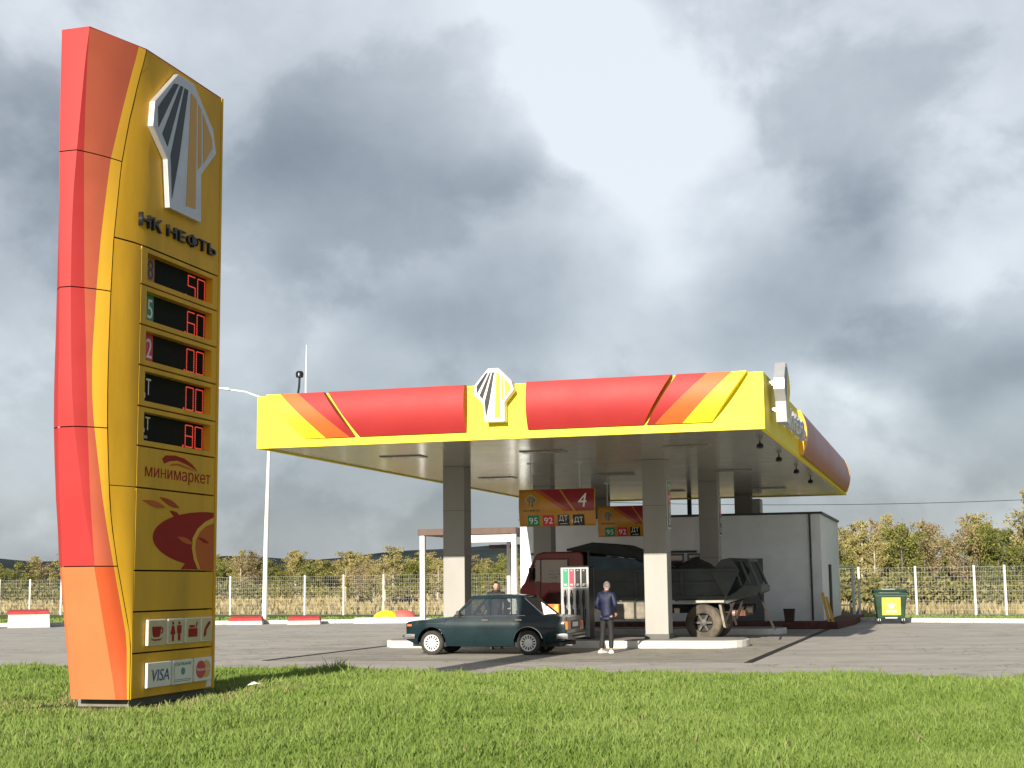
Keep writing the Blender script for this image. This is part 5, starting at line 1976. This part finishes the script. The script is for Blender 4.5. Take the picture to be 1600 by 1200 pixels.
# small things by the shop's right corner
t = sthing('bollard_post', 'dark upright post by the shop right corner', 'post', -4.02, 53.7, .245)
b = MB(); b.tube([(0, 0, 0), (0, 0, 1.95)], .055, 10)
b.build('shaft', mat('post_iron', (.07, .08, .07), .6, var=.2), t, smooth=40)
b = MB(); b.lathe([(.06, 1.95), (.065, 1.97), (.0, 2.0)], (0, 0, 0), 'z', 10)
b.build('cap', MATS['post_iron'], t, smooth=40)
for du, ln, lab in ((0.0, 1.02, 'yellow plank leaning by the shop corner, the taller of two'), (.14, .86, 'yellow plank leaning by the shop corner, the shorter of two')):
    o = MB().hexa([(0, 0, 0), (.10, 0, 0), (.10, .03, 0), (0, .03, 0), (-.22, .30, ln), (-.12, .30, ln), (-.12, .33, ln), (-.22, .33, ln)]).build('plank', mat('yellow_board', (.62, .40, .06), .6, var=.15), bevel=.004)
    o.location = W(-4.12 + du, 52.95, .24); o.rotation_euler.z = -TH
    tag(o, lab, 'plank', 'yellow planks leaning together')
t = sthing('litter_bin', 'squat dark brown bin on the red terrace by the shop wall', 'bin', -5.45, 53.2, .245)
b = MB(); b.hexa([(-.15, -.14, 0), (.15, -.14, 0), (.15, .14, 0), (-.15, .14, 0), (-.19, -.17, .42), (.19, -.17, .42), (.19, .17, .42), (-.19, .17, .42)])
bb = b.build('bin_body', mat('bin_brown', (.06, .035, .03), .7, var=.2), t, bevel=.015)
b = MB(); b.box(-.20, .20, -.18, .18, .42, .45)
b.build('rim', M_DARK, t, bevel=.01)

# ================================================================== YARD FURNITURE
def dumpster():
    t = thing('waste_container', 'dark green wheeled waste container with a yellow picture panel by the right kerb', 'dumpster', (14.35, 56.9, .0), R(-10))
    g = mat('container_green', (.010, .045, .022), .4, var=.2, scale=2)
    b = MB()
    b.hexa([(-.50, -.40, .20), (.50, -.40, .20), (.50, .40, .20), (-.50, .40, .20), (-.60, -.52, 1.10), (.60, -.52, 1.10), (.60, .52, 1.10), (-.60, .52, 1.10)])
    b.build('tub', g, t, bevel=.04)
    b = MB(); b.box(-.66, .66, -.57, .57, 1.10, 1.16)
    b.build('rim', g, t, bevel=.02)
    rows = []
    for k in range(9):
        a = math.pi * k / 8
        rows.append([(x, -.55 * math.cos(a), 1.16 + .15 * math.sin(a) ** .8) for x in (-.62, -.3, 0, .3, .62)])
    b = MB(); b.grid(rows)
    ld = b.build('lid', g, t, smooth=50, solid=.02)
    b = MB(); b.box(-.30, .20, -.22, .05, 1.30, 1.325)
    b.build('lid_panel', mat('lid_grey', (.35, .38, .38), .5, var=.1), ld)
    for s in (-1, 1):
        b = MB(); b.tube([(s * .60, -.1, .95), (s * .70, -.1, .95)], .035, 10)
        b.build('lift_pin', M_GALV, t, smooth=40)
        for y in (-.33, .33):
            b = MB(); b.lathe([(.03, -.03), (.09, -.03), (.10, -.015), (.10, .015), (.09, .03), (.03, .03)], (0, 0, 0), 'x', 18)
            wh = b.build('castor', M_DARK, t, smooth=40)
            wh.location = (s * .44, y, .10)
            b = MB(); b.box(-.05, .05, -.03, .03, .02, .12); b.build('castor_fork', M_GALV, wh)
    # printed panel: yellow sheet with a pale winged mark
    yy = lambda z: -.40 - .12 * (z - .20) / .9
    b = MB(); b.prism([(-.33, yy(.34) - .004, .34), (.36, yy(.34) - .004, .34), (.36, yy(1.0) - .004, 1.0), (-.33, yy(1.0) - .004, 1.0)], (0, -.004, 0))
    p = b.build('picture_panel', mat('panel_yellow', (.80, .50, .07), .45, var=.08), t)
    b = MB(); b.prism([(x, yy(z) - .009, z) for x, z in ((-.14, .78), (-.02, .70), (.02, .90), (.06, .72), (.20, .80), (.10, .64), (.02, .56), (-.06, .62))], (0, -.004, 0))
    b.build('pale_mark', mat('panel_cream', (.85, .80, .50), .45, var=.03), p)
    b = MB()
    for z in (.44, .49):
        b.box(-.20, .22, yy(z) - .012, yy(z) - .008, z, z + .022)
    b.build('pale_mark', MATS['panel_cream'], p)
    b = MB(); b.box(-.22, .22, -.46, -.43, .22, .26)
    b.build('foot_bar', M_GALV, t)


dumpster()

# street lamp at the back of the yard
t = thing('street_lamp', 'slim white street lamp with a curved arm behind the canopy left corner', 'street lamp', (-12.26, 73.0, 0))
b = MB(); b.tube([(0, 0, -.1), (.04, 0, 4), (.13, 0, 8.3), (.13, 0, 9.6)], [.13, .115, .08, .065], 10)
b.build('pole', M_WHITE, t, smooth=40)
b = MB(); b.tube([(.13, 0, 9.55), (.05, 0, 10.5), (-.35, 0, 11.05), (-1.1, 0, 11.33), (-1.9, 0, 11.45)], [.06, .055, .05, .045, .04], 8)
b.build('arm', M_WHITE, t, smooth=40)
b = MB(); b.hexa([(-1.85, -.13, 11.40), (-2.5, -.10, 11.50), (-2.5, .10, 11.50), (-1.85, .13, 11.40), (-1.85, -.10, 11.53), (-2.5, -.06, 11.57), (-2.5, .06, 11.57), (-1.85, .10, 11.53)])
b.build('lamp_head', M_GALV, t, bevel=.03)

# mesh fence along the back of the site, straight from far left to right, then turning away
FA, FB = Vector((-58.0, 107.1, 0)), Vector((20.63, 66.64, 0))
fence = thing('mesh_fence', 'long galvanised wire mesh fence on thin white posts behind the whole yard', 'fence', (0, 0, 0))


def fence_run(p, q, step, parent, last=False):
    d = (q - p).normalized(); L = (q - p).length; n = round(L / step)
    H = 2.22
    pm, mm = mat('fence_white', (.62, .62, .59), .55, var=.08), mat('mesh_zinc', (.50, .51, .49), .55, var=.05)
    for i in range(n + 1):
        c = p + d * (L * i / n)
        if i == n and not last:
            break
        b = MB(); b.box(-.045, .045, -.045, .045, -.1, H + .05)
        o = b.build('post', pm, parent); o.location = c
        if i == n: break
        if 13.9 < c.x < 15.6 and parent is fence:
            pass
        w_ = L / n
        b = MB()
        nv = 18
        for k in range(1, nv):
            x = w_ * k / nv
            b.box(x - .0021, x + .0021, -.002, .002, .06, H)
        for k in range(11):
            z = .08 + (H - .10) * k / 10
            b.box(.05, w_ - .05, -.012, -.004, z - .0026, z + .0026)
        o = b.build('mesh_panel', mm, parent)
        o.location = c + Vector((0, 0, 0)); o.rotation_euler.z = math.atan2(d.y, d.x)


fence_run(FA, FB, 2.62, fence)
FC = FB + (FB - FA).normalized() * 1.32
fence_run(FB, FC, 1.32, fence)
fence_run(FC, FC + (FB - FA).normalized() * 26.2, 2.62, fence, True)
# gate frame near the shop
t = thing('wire_gate', 'white tubular gate frame set in front of the fence right of the shop', 'gate', (15.35, 67.3, 0), R(-3))
b = MB()
b.tube([(0, 0, .0), (0, 0, 2.30)], .07, 8)
b.build('gate_post', MATS['fence_white'], t, smooth=40)
b = MB()
for z in (.55, 1.35, 2.25):
    b.tube([(0, 0, z), (-2.2, .0, z)], .035, 6)
b.tube([(-2.2, 0, .5), (-2.2, 0, 2.28)], .035, 6)
b.build('gate_leaf', MATS['fence_white'], t, smooth=40)

# red-topped concrete barrier blocks along the back kerb
M_RTOP = mat('faded_red_paint', (.52, .05, .05), .7, var=.2)


def block(x, y, wd, dp, h, rz, label, wall=M_CONC, z0=0.0):
    t = thing('barrier_block', label, 'barrier', (x, y, z0), rz, 'red topped barrier blocks along the kerb')
    b = MB(); b.hexa([(-wd / 2, -dp / 2, 0), (wd / 2, -dp / 2, 0), (wd / 2, dp / 2, 0), (-wd / 2, dp / 2, 0), (-wd / 2 + .03, -dp / 2 + .05, h), (wd / 2 - .03, -dp / 2 + .05, h), (wd / 2 - .03, dp / 2 - .05, h), (-wd / 2 + .03, dp / 2 - .05, h)])
    b.build('base', wall, t, bevel=.02)
    b = MB(); b.hexa([(-wd / 2, -dp / 2 + .02, h), (wd / 2, -dp / 2 + .02, h), (wd / 2, dp / 2, h), (-wd / 2, dp / 2, h), (-wd / 2 + .06, -dp / 2 + .12, h + .12), (wd / 2 - .06, -dp / 2 + .12, h + .12), (wd / 2 - .06, dp / 2 - .06, h + .20), (-wd / 2 + .06, dp / 2 - .06, h + .20)])
    b.build('cap', M_RTOP, t, bevel=.015)


block(-21.3, 65.3, 1.75, 1.3, .58, .35, 'large white barrier block with a red cap, left of the price pylon')
block(-23.6, 63.0, 1.6, 1.2, .60, .2, 'barrier block with red sides at the far left picture edge', M_RTOP)
block(-11.9, 66.1, 1.5, .7, .17, .05, 'low barrier block with a red cap right of the pylon, left of the lamp')
block(-9.25, 65.6, 1.45, .7, .17, .05, 'low barrier block with a red cap right of the lamp')
o = MB().hexa([(-1.6, -.3, 0), (1.6, -.3, 0), (1.6, .3, 0), (-1.6, .3, 0), (-1.55, -.25, .26), (1.55, -.25, .26), (1.55, .25, .26), (-1.55, .25, .26)]).build('concrete_beam', M_CONC, bevel=.02)
o.location = (-5.5, 65.9, .0); tag(o, 'long white concrete beam lying on the kerb beside the porch', 'beam')
t = thing('tyre_bed', 'low round mound painted yellow and red behind the white beam', 'mound', (-5.65, 70.5, .02))
for x, m in ((-.42, M_YEL), (.38, mat('tyre_coral', (.70, .14, .12), .6, var=.1))):
    b = MB(); b.lathe([(.62, 0), (.60, .22), (.42, .38), (.18, .46), (0, .47)], (x, 0 if x < 0 else .15, 0), 'z', 20, cap=False)
    b.build('half', m, t, smooth=60)
# cable crossing behind the site on the right
pts = []
for k in range(25):
    f = k / 24
    pts.append((2 + 58 * f, 120, 7.5 + .9 * (2 * f - 1) ** 2 + .5 * f))
o = MB().tube(pts, .022, 5).build('overhead_cable', M_BLACK)
tag(o, 'thin dark overhead cable crossing the sky above the right tree belt', 'cable')


# ================================================================== VEGETATION
def leaf_mat(name, c1, c2, c3, trans=.25):
    m = bpy.data.materials.new(name); m.use_nodes = True
    nt = m.node_tree; nt.nodes.clear(); lk = nt.links.new
    at = nn(nt, 'ShaderNodeAttribute'); at.attribute_name = 'tint'
    oi = nn(nt, 'ShaderNodeObjectInfo')
    rp = nn(nt, 'ShaderNodeValToRGB')
    rp.color_ramp.elements[0].color = (*c1, 1); rp.color_ramp.elements[1].color = (*c3, 1)
    e = rp.color_ramp.elements.new(.5); e.color = (*c2, 1)
    v = mth(nt, 'ADD', mth(nt, 'MULTIPLY', at.outputs['Fac'], .7), mth(nt, 'MULTIPLY', oi.outputs['Random'], .3))
    lk(v, rp.inputs[0])
    d = nn(nt, 'ShaderNodeBsdfDiffuse'); lk(rp.outputs[0], d.inputs[0])
    tr = nn(nt, 'ShaderNodeBsdfTranslucent'); lk(rp.outputs[0], tr.inputs[0])
    mx = nn(nt, 'ShaderNodeMixShader'); mx.inputs[0].default_value = trans
    lk(d.outputs[0], mx.inputs[1]); lk(tr.outputs[0], mx.inputs[2])
    o = nn(nt, 'ShaderNodeOutputMaterial'); lk(mx.outputs[0], o.inputs[0])
    return m


def mesh_np(name, V, nper, material, tint):
    """faces of nper vertices each, from an (N*nper,3) array, with one tint per face"""
    me = bpy.data.meshes.new(name)
    nf = len(V) // nper
    me.vertices.add(len(V)); me.vertices.foreach_set('co', V.astype(np.float32).ravel())
    me.loops.add(len(V)); me.loops.foreach_set('vertex_index', np.arange(len(V), dtype=np.int32))
    me.polygons.add(nf)
    me.polygons.foreach_set('loop_start', np.arange(0, len(V), nper, dtype=np.int32))
    me.update(calc_edges=True)
    a = me.attributes.new('tint', 'FLOAT', 'POINT')
    a.data.foreach_set('value', np.repeat(tint, nper).astype(np.float32))
    me.materials.append(material)
    return me


def tree_meshes(seed, H, wd, nleaf, lsize, trunk_m, leaf_m, bare=.0, base=.15, columnar=False):
    rg = np.random.RandomState(seed)
    tb = MB()
    lean = rg.uniform(-.03, .03, 2)
    pts = [(lean[0] * z * 1.0 + .04 * math.sin(z * 1.3 + seed), lean[1] * z, z) for z in np.linspace(-.2, H * .94, 9)]
    r0 = .018 * H + .02
    tb.tube(pts, [r0 * (1 - .88 * k / 8) for k in range(9)], 6)
    centres, cr = [], []
    nb = 26
    for k in range(nb):
        f = base + (1 - base) * (k + rg.rand() * .8) / nb
        z0 = f * H * .92
        a = rg.rand() * 2 * math.pi
        prof = (math.sin(min(1, (f - base) / (1 - base) * .9 + .14) * math.pi) ** .7)
        ln = wd / 2 * prof * rg.uniform(.65, 1.1)
        up = ln * rg.uniform(.4, 1.1)
        p0 = Vector((lean[0] * z0, lean[1] * z0, z0))
        p1 = p0 + Vector((math.cos(a) * ln * .55, math.sin(a) * ln * .55, up * .45))
        p2 = p0 + Vector((math.cos(a) * ln, math.sin(a) * ln, up))
        tb.tube([p0, p1, p2], [r0 * .33 * (1.1 - f), r0 * .22 * (1.1 - f), .008], 4, cap=False)
        if rg.rand() < bare: continue
        for c, s in ((p1, .34), (p2, .42), (p1.lerp(p2, .5), .36), (p0.lerp(p1, .5), .25)):
            centres.append(c); cr.append(s * (ln * .55 + .22) * rg.uniform(.7, 1.2))
    C = np.array([tuple(c) for c in centres]); RR = np.array(cr)
    idx = rg.choice(len(C), nleaf, p=RR ** 1.3 / (RR ** 1.3).sum())
    P = C[idx] + rg.normal(0, .55, (nleaf, 3)) * RR[idx][:, None] * np.array([1, 1, .8])
    u = rg.normal(0, 1, (nleaf, 3)); u /= np.linalg.norm(u, axis=1)[:, None]
    w_ = rg.normal(0, 1, (nleaf, 3)); w_ = np.cross(u, w_); w_ /= np.linalg.norm(w_, axis=1)[:, None]
    s = lsize * rg.uniform(.6, 1.3, (nleaf, 1))
    V = np.stack([P - u * s, P + w_ * s * .6, P + u * s, P - w_ * s * .6], 1).reshape(-1, 3)
    clump = rg.rand(len(C))
    tint = np.clip(clump[idx] * .7 + rg.rand(nleaf) * .3, 0, 1)
    crown = mesh_np('crown', V, 4, leaf_m, tint)
    return tb, crown


M_BARK = mat('pale_birch_bark', (.42, .38, .31), .85, var=.35, scale=4)
M_BARK2 = mat('grey_bark', (.17, .14, .105), .9, var=.3, scale=4)
LM_Y = leaf_mat('ochre_leaves', (.24, .22, .085), (.38, .335, .13), (.50, .43, .20))
LM_O = leaf_mat('olive_leaves', (.11, .135, .04), (.20, .215, .06), (.32, .31, .10))
LM_B = leaf_mat('brown_leaves', (.22, .17, .10), (.33, .26, .15), (.44, .35, .20))
KINDS = {}
for kk, (lm, bk, bare) in {'ochre': (LM_Y, M_BARK, .05), 'olive': (LM_O, M_BARK2, .0), 'brown': (LM_B, M_BARK2, .15)}.items():
    KINDS[kk] = []
    for j in range(3):
        sd = {'ochre': 10, 'olive': 20, 'brown': 30}[kk] + j
        Ht, wt, nl, bs = {'ochre': (6.0, 2.0 + .25 * j, 2900, .26), 'olive': (5.0, 3.0, 4300, .12), 'brown': (5.6, 2.5, 1500, .22)}[kk]
        tb, cm = tree_meshes(sd, Ht, wt, nl, .075, bk, lm, bare, bs)
        o = tb.build('trunk', bk, None, smooth=60)
        tm = o.data
        bpy.data.objects.remove(o)
        KINDS[kk].append((tm, cm))


def plant(kind, j, x, y, s, rz, label, group, z=-.1, sx=1.0):
    t = thing('tree', label, 'tree', (x, y, z), rz, group)
    t.scale = (s * sx, s * sx, s)
    tm, cm = KINDS[kind][j]
    for n, m in (('trunk', tm), ('crown', cm)):
        o = bpy.data.objects.new(n, m); COL.objects.link(o); o.parent = t
    return t


rg = random.Random(11)
NEAR = {'ochre': ('slender autumn birch with ochre leaves in the tree belt right of the shop', 'ochre birches in the near tree belt'),
        'olive': ('bushy olive green tree in the tree belt right of the shop', 'olive trees in the near tree belt'),
        'brown': ('half bare brown tree in the tree belt right of the shop', 'half bare trees in the near tree belt')}
FAR = {'ochre': ('small distant ochre tree across the dry field left of the shop', 'distant ochre trees across the field'),
       'olive': ('small distant olive tree across the dry field left of the shop', 'distant olive trees across the field'),
       'brown': ('small distant brown tree across the dry field left of the shop', 'distant brown trees across the field')}
for i in range(84):          # near belt
    x = 15.5 + 40 * (i + rg.random()) / 84
    y = 95 + rg.uniform(-4, 11) + (4 if i % 2 else 0)
    k = rg.choices(['ochre', 'olive', 'brown'], [5, 3, 4])[0]
    s = rg.uniform(.62, 1.08) * (1.0 + .012 * (x - 20)) * y / 100
    plant(k, rg.randrange(3), x, y, s, rg.uniform(0, 6.28), *NEAR[k], sx=rg.uniform(.8, 1.15))
for x, y, s, k in ((33.6, 97, 1.36, 'ochre'), (31.6, 99, 1.15, 'olive'), (25.2, 96, 1.12, 'olive'), (27.1, 98, 1.1, 'brown'), (22.2, 95, 1.0, 'ochre')):
    plant(k, 0, x, y, s, 1.0, *NEAR[k])
for i in range(110):          # far belt
    x = -118 + 128 * (i + rg.random()) / 110
    y = 205 + rg.uniform(-8, 22)
    k = rg.choices(['ochre', 'olive', 'brown'], [5, 4, 2])[0]
    s = rg.uniform(.8, 1.2) * (1 if x < -50 else 1.08)
    plant(k, rg.randrange(3), x, y, s, rg.uniform(0, 6.28), *FAR[k], z=0, sx=rg.uniform(1.15, 1.7))
for i in range(16):          # between shop and field, seen through the porch
    x = -16 + 24 * (i + rg.random()) / 16
    y = 128 + rg.uniform(0, 14)
    k = rg.choices(['ochre', 'olive', 'brown'], [5, 4, 2])[0]
    plant(k, rg.randrange(3), x, y, rg.uniform(.55, .85), rg.uniform(0, 6.28), *{
        'ochre': ('ochre tree seen through the white porch frame', 'ochre trees seen through the porch'),
        'olive': ('olive tree seen through the white porch frame', 'olive trees seen through the porch'),
        'brown': ('brown tree seen through the white porch frame', 'brown trees seen through the porch')}[k], z=0, sx=1.3)

# low scrub in front of the belts, and the field's dry tussocks
def cards(name, P, hgt, wdt, material, seed, label=None, lean=.25, kind='stuff', curve=.0):
    r = np.random.RandomState(seed); n = len(P)
    a = r.rand(n) * 2 * math.pi
    d = np.stack([np.cos(a), np.sin(a), np.zeros(n)], 1) * (wdt * r.uniform(.6, 1.3, n))[:, None] * .5
    ln = r.normal(0, lean, (n, 3)); ln[:, 2] = 1
    h = (hgt * r.uniform(.5, 1.3, n))[:, None]
    top = P + ln * h
    V = np.stack([P - d, P + d, top + d * .15, top - d * .15], 1).reshape(-1, 3)
    me = mesh_np(name, V, 4, material, r.rand(n))
    o = bpy.data.objects.new(name, me); COL.objects.link(o)
    return tag(o, label, None, None, kind)


DRY = leaf_mat('dry_stalks', (.24, .20, .10), (.36, .30, .16), (.46, .39, .22), .2)
r = np.random.RandomState(5)
n = 42000
yy = 72 + (205 - 72) * r.rand(n) ** 1.6
xx = (r.rand(n) - .5) * 2 * (14 + yy * .55) 
keep = yy > 110.5 - .5 * (xx + 62) - 0 * xx
keep &= yy > 70
P = np.stack([xx, yy, np.full(n, -.1)], 1)[keep]
h = .30 + .25 * r.rand(len(P))
cards('dry_grass', P, h, .10 + .002 * P[:, 1], DRY, 6)
SCR = leaf_mat('scrub_leaves', (.13, .14, .05), (.22, .21, .08), (.32, .28, .13))
r = np.random.RandomState(8)


def scrub(name, cx, cy, rad, hh, nl, seed, label, group):
    q = np.random.RandomState(seed)
    P = q.normal(0, .42, (nl, 3)) * np.array([rad, rad * .6, hh * .55]) + np.array([0, 0, hh * .45])
    P[:, 2] = np.abs(P[:, 2])
    u = q.normal(0, 1, (nl, 3)); u /= np.linalg.norm(u, axis=1)[:, None]
    w_ = np.cross(u, q.normal(0, 1, (nl, 3))); w_ /= np.linalg.norm(w_, axis=1)[:, None]
    s = .10 * q.uniform(.6, 1.4, (nl, 1)) * (1 + cy / 200)
    V = np.stack([P - u * s, P + w_ * s * .55, P + u * s, P - w_ * s * .55], 1).reshape(-1, 3)
    me = mesh_np(name, V, 4, SCR, q.rand(nl))
    o = bpy.data.objects.new(name, me); COL.objects.link(o); o.location = (cx, cy, -.1)
    return tag(o, label, 'bush', group)


for i in range(26):
    x = 14 + 34 * (i + rg.random()) / 26
    scrub('bush', x, 89 + rg.uniform(-3, 2), rg.uniform(1.4, 2.2), rg.uniform(1.3, 2.3), 900, 50 + i, 'low olive bush in the undergrowth below the right tree belt', 'bushes below the near tree belt')
for i in range(34):
    x = -112 + 108 * (i + rg.random()) / 34
    scrub('bush', x, 190 + rg.uniform(-8, 8), rg.uniform(3, 5), rg.uniform(1.6, 2.8), 700, 90 + i, 'low distant bush at the field edge below the far trees', 'bushes below the far trees')
for i, (x, y) in enumerate(((-12.9, 128), (-9.9, 126), (-9.1, 127))):
    o = scrub('dead_shrub', x, y, .9, .8, 160, 140 + i, ['dark shrub standing alone in the dry field', 'dark shrub in the dry field, left one of a close pair', 'dark shrub in the dry field, right one of a close pair'][i], 'dark shrubs in the dry field')
    o.data.materials[0] = mat('dead_twigs', (.035, .03, .022), .9, var=.2)

# ---------------------------------------------------------------- lawn grass
GR = leaf_mat('lawn_blades', (.120, .188, .036), (.21, .310, .070), (.32, .42, .125), .4)
for _n in GR.node_tree.nodes:
    if _n.bl_idname == 'ShaderNodeValToRGB':
        _n.color_ramp.elements[-1].position = .80
        _e = _n.color_ramp.elements.new(1.0)
        _e.color = (.42, .36, .20, 1)
        _n.color_ramp.elements[1].position = .42


def grass():
    r = np.random.RandomState(21)
    n = 560000
    # denser toward the viewer, over the wedge the photograph sees plus a margin
    y = 10.5 + 21 * r.rand(n) ** 1.25
    x = (r.rand(n) - .5) * 2 * (2.5 + y * .42)
    d = edge_y(x) + 0.18 * np.sin(x * 1.7) + 0.1 * np.sin(x * 4.1) - y
    d += .25 * np.sin(x * 9.3) * np.sin(x * 3.1 + 1)
    # thin, trodden turf round the pylon
    ca = W(-11.87 * .85, 20.3 * .85)
    ax = (x - ca.x) * AU.x + (y - ca.y) * AU.y
    bx = (x - ca.x) * BV.x + (y - ca.y) * BV.y
    ex = np.maximum(np.abs(ax) - .40, 0); eb = np.maximum(np.abs(bx) - 1.15, 0)
    dist = np.sqrt(ex ** 2 + eb ** 2)
    nz = np.sin(x * 2.1 + 1.3 * np.sin(y * 1.7)) * np.sin(y * 1.9 + 1.1 * np.sin(x * 1.3))
    keep = (d > -.05) & ((dist > .25 + .55 * r.rand(n) + .25 * nz) | (r.rand(n) < .10)) & (dist > .02)
    x, y, d, nz, dist = x[keep], y[keep], d[keep], nz[keep], dist[keep]
    n = len(x)
    q = np.clip((d + .1) / 1.3, 0, 1)
    z = -0.03 + (LAWN_Z + 0.03) * q * q * (3 - 2 * q) + 0.02 * np.sin(x * .9 + y * .5) * q
    tuft = np.sin(x * 5.1 + 2 * np.sin(y * 3.3)) * np.sin(y * 4.7 + 2 * np.sin(x * 2.9))
    h = .075 * r.uniform(.5, 1.35, n) * (1 + .35 * nz + .30 * tuft) 
    h *= np.where(r.rand(n) < .03, 1.7, 1)
    weed = np.sin(x * 1.9 + 3 * np.sin(y * 1.1)) * np.sin(y * 1.6 + 2.4 * np.sin(x * .8)) * np.sin(x * 3.7 + y)
    h *= 1 + 1.1 * np.clip(weed - .45, 0, 1) + np.where(d < .5, .35 * (np.sin(x * 3.3) * np.sin(x * 1.27) > .2), 0)
    h *= np.clip(.4 + dist * .6, .4, 1)
    w_ = (.0042 + .00022 * y) * r.uniform(.7, 1.3, n)
    a = r.rand(n) * 2 * math.pi
    dx = np.stack([np.cos(a), np.sin(a), np.zeros(n)], 1) * w_[:, None]
    la = r.rand(n) * 2 * math.pi
    lean = np.stack([np.cos(la), np.sin(la), np.zeros(n)], 1) * (h * r.uniform(.1, .8, n))[:, None]
    P = np.stack([x, y, z - .004], 1)
    up = np.array([0, 0, 1.])
    mid = P + lean * .35 + up * (h * .6)[:, None]
    tip = P + lean + up * h[:, None]
    V = np.stack([P - dx, P + dx, mid + dx * .75, mid - dx * .75, mid - dx * .75, mid + dx * .75, tip, tip], 1)
    # quad + triangle per blade
    V = np.concatenate([V[:, :4], V[:, 4:7]], 1).reshape(-1, 3)
    me = bpy.data.meshes.new('grass')
    me.vertices.add(len(V)); me.vertices.foreach_set('co', V.astype(np.float32).ravel())
    me.loops.add(len(V)); me.loops.foreach_set('vertex_index', np.arange(len(V), dtype=np.int32))
    me.polygons.add(2 * n)
    st = np.empty(2 * n, np.int32); st[0::2] = np.arange(n) * 7; st[1::2] = np.arange(n) * 7 + 4
    me.polygons.foreach_set('loop_start', st)
    me.update(calc_edges=True)
    patch = np.sin(x * .8 + 2.1 * np.sin(y * .6)) * np.sin(y * .9 + 1.7 * np.sin(x * .5))
    tint = np.clip(.46 + .16 * nz + .10 * tuft + .14 * patch + r.normal(0, .17, n), 0, .82)
    straw = r.rand(n) < np.where(dist < 1.3, .45 - .25 * dist, .012 + .02 * (patch > .5))
    tint = np.where(straw, r.uniform(1.0, 1.3, n), tint)
    at = me.attributes.new('tint', 'FLOAT', 'POINT'); at.data.foreach_set('value', np.repeat(tint, 7).astype(np.float32))
    me.materials.append(GR)
    o = bpy.data.objects.new('grass', me); COL.objects.link(o)
    tag(o, None, None, None, 'stuff')


grass()
# green fringe along the kerb and fence foot
r = np.random.RandomState(31)
n = 9000
xx = r.uniform(-45, 12, n); P1 = np.stack([xx, 67.6 + r.rand(n) * (4 + np.maximum(0, -xx) * .3), np.full(n, .04)], 1)
xx = r.uniform(14.5, 40, n); yk = np.where(xx < 24, 60.2 - .8 * (xx - 14), 52.2 - .474 * (xx - 24.1))
P2 = np.stack([xx, yk + .5 + r.rand(n) * 7, np.full(n, .04)], 1)
cards('verge_grass', np.concatenate([P1, P2]), np.full(2 * n, .11), np.full(2 * n, .16), GR, 32)
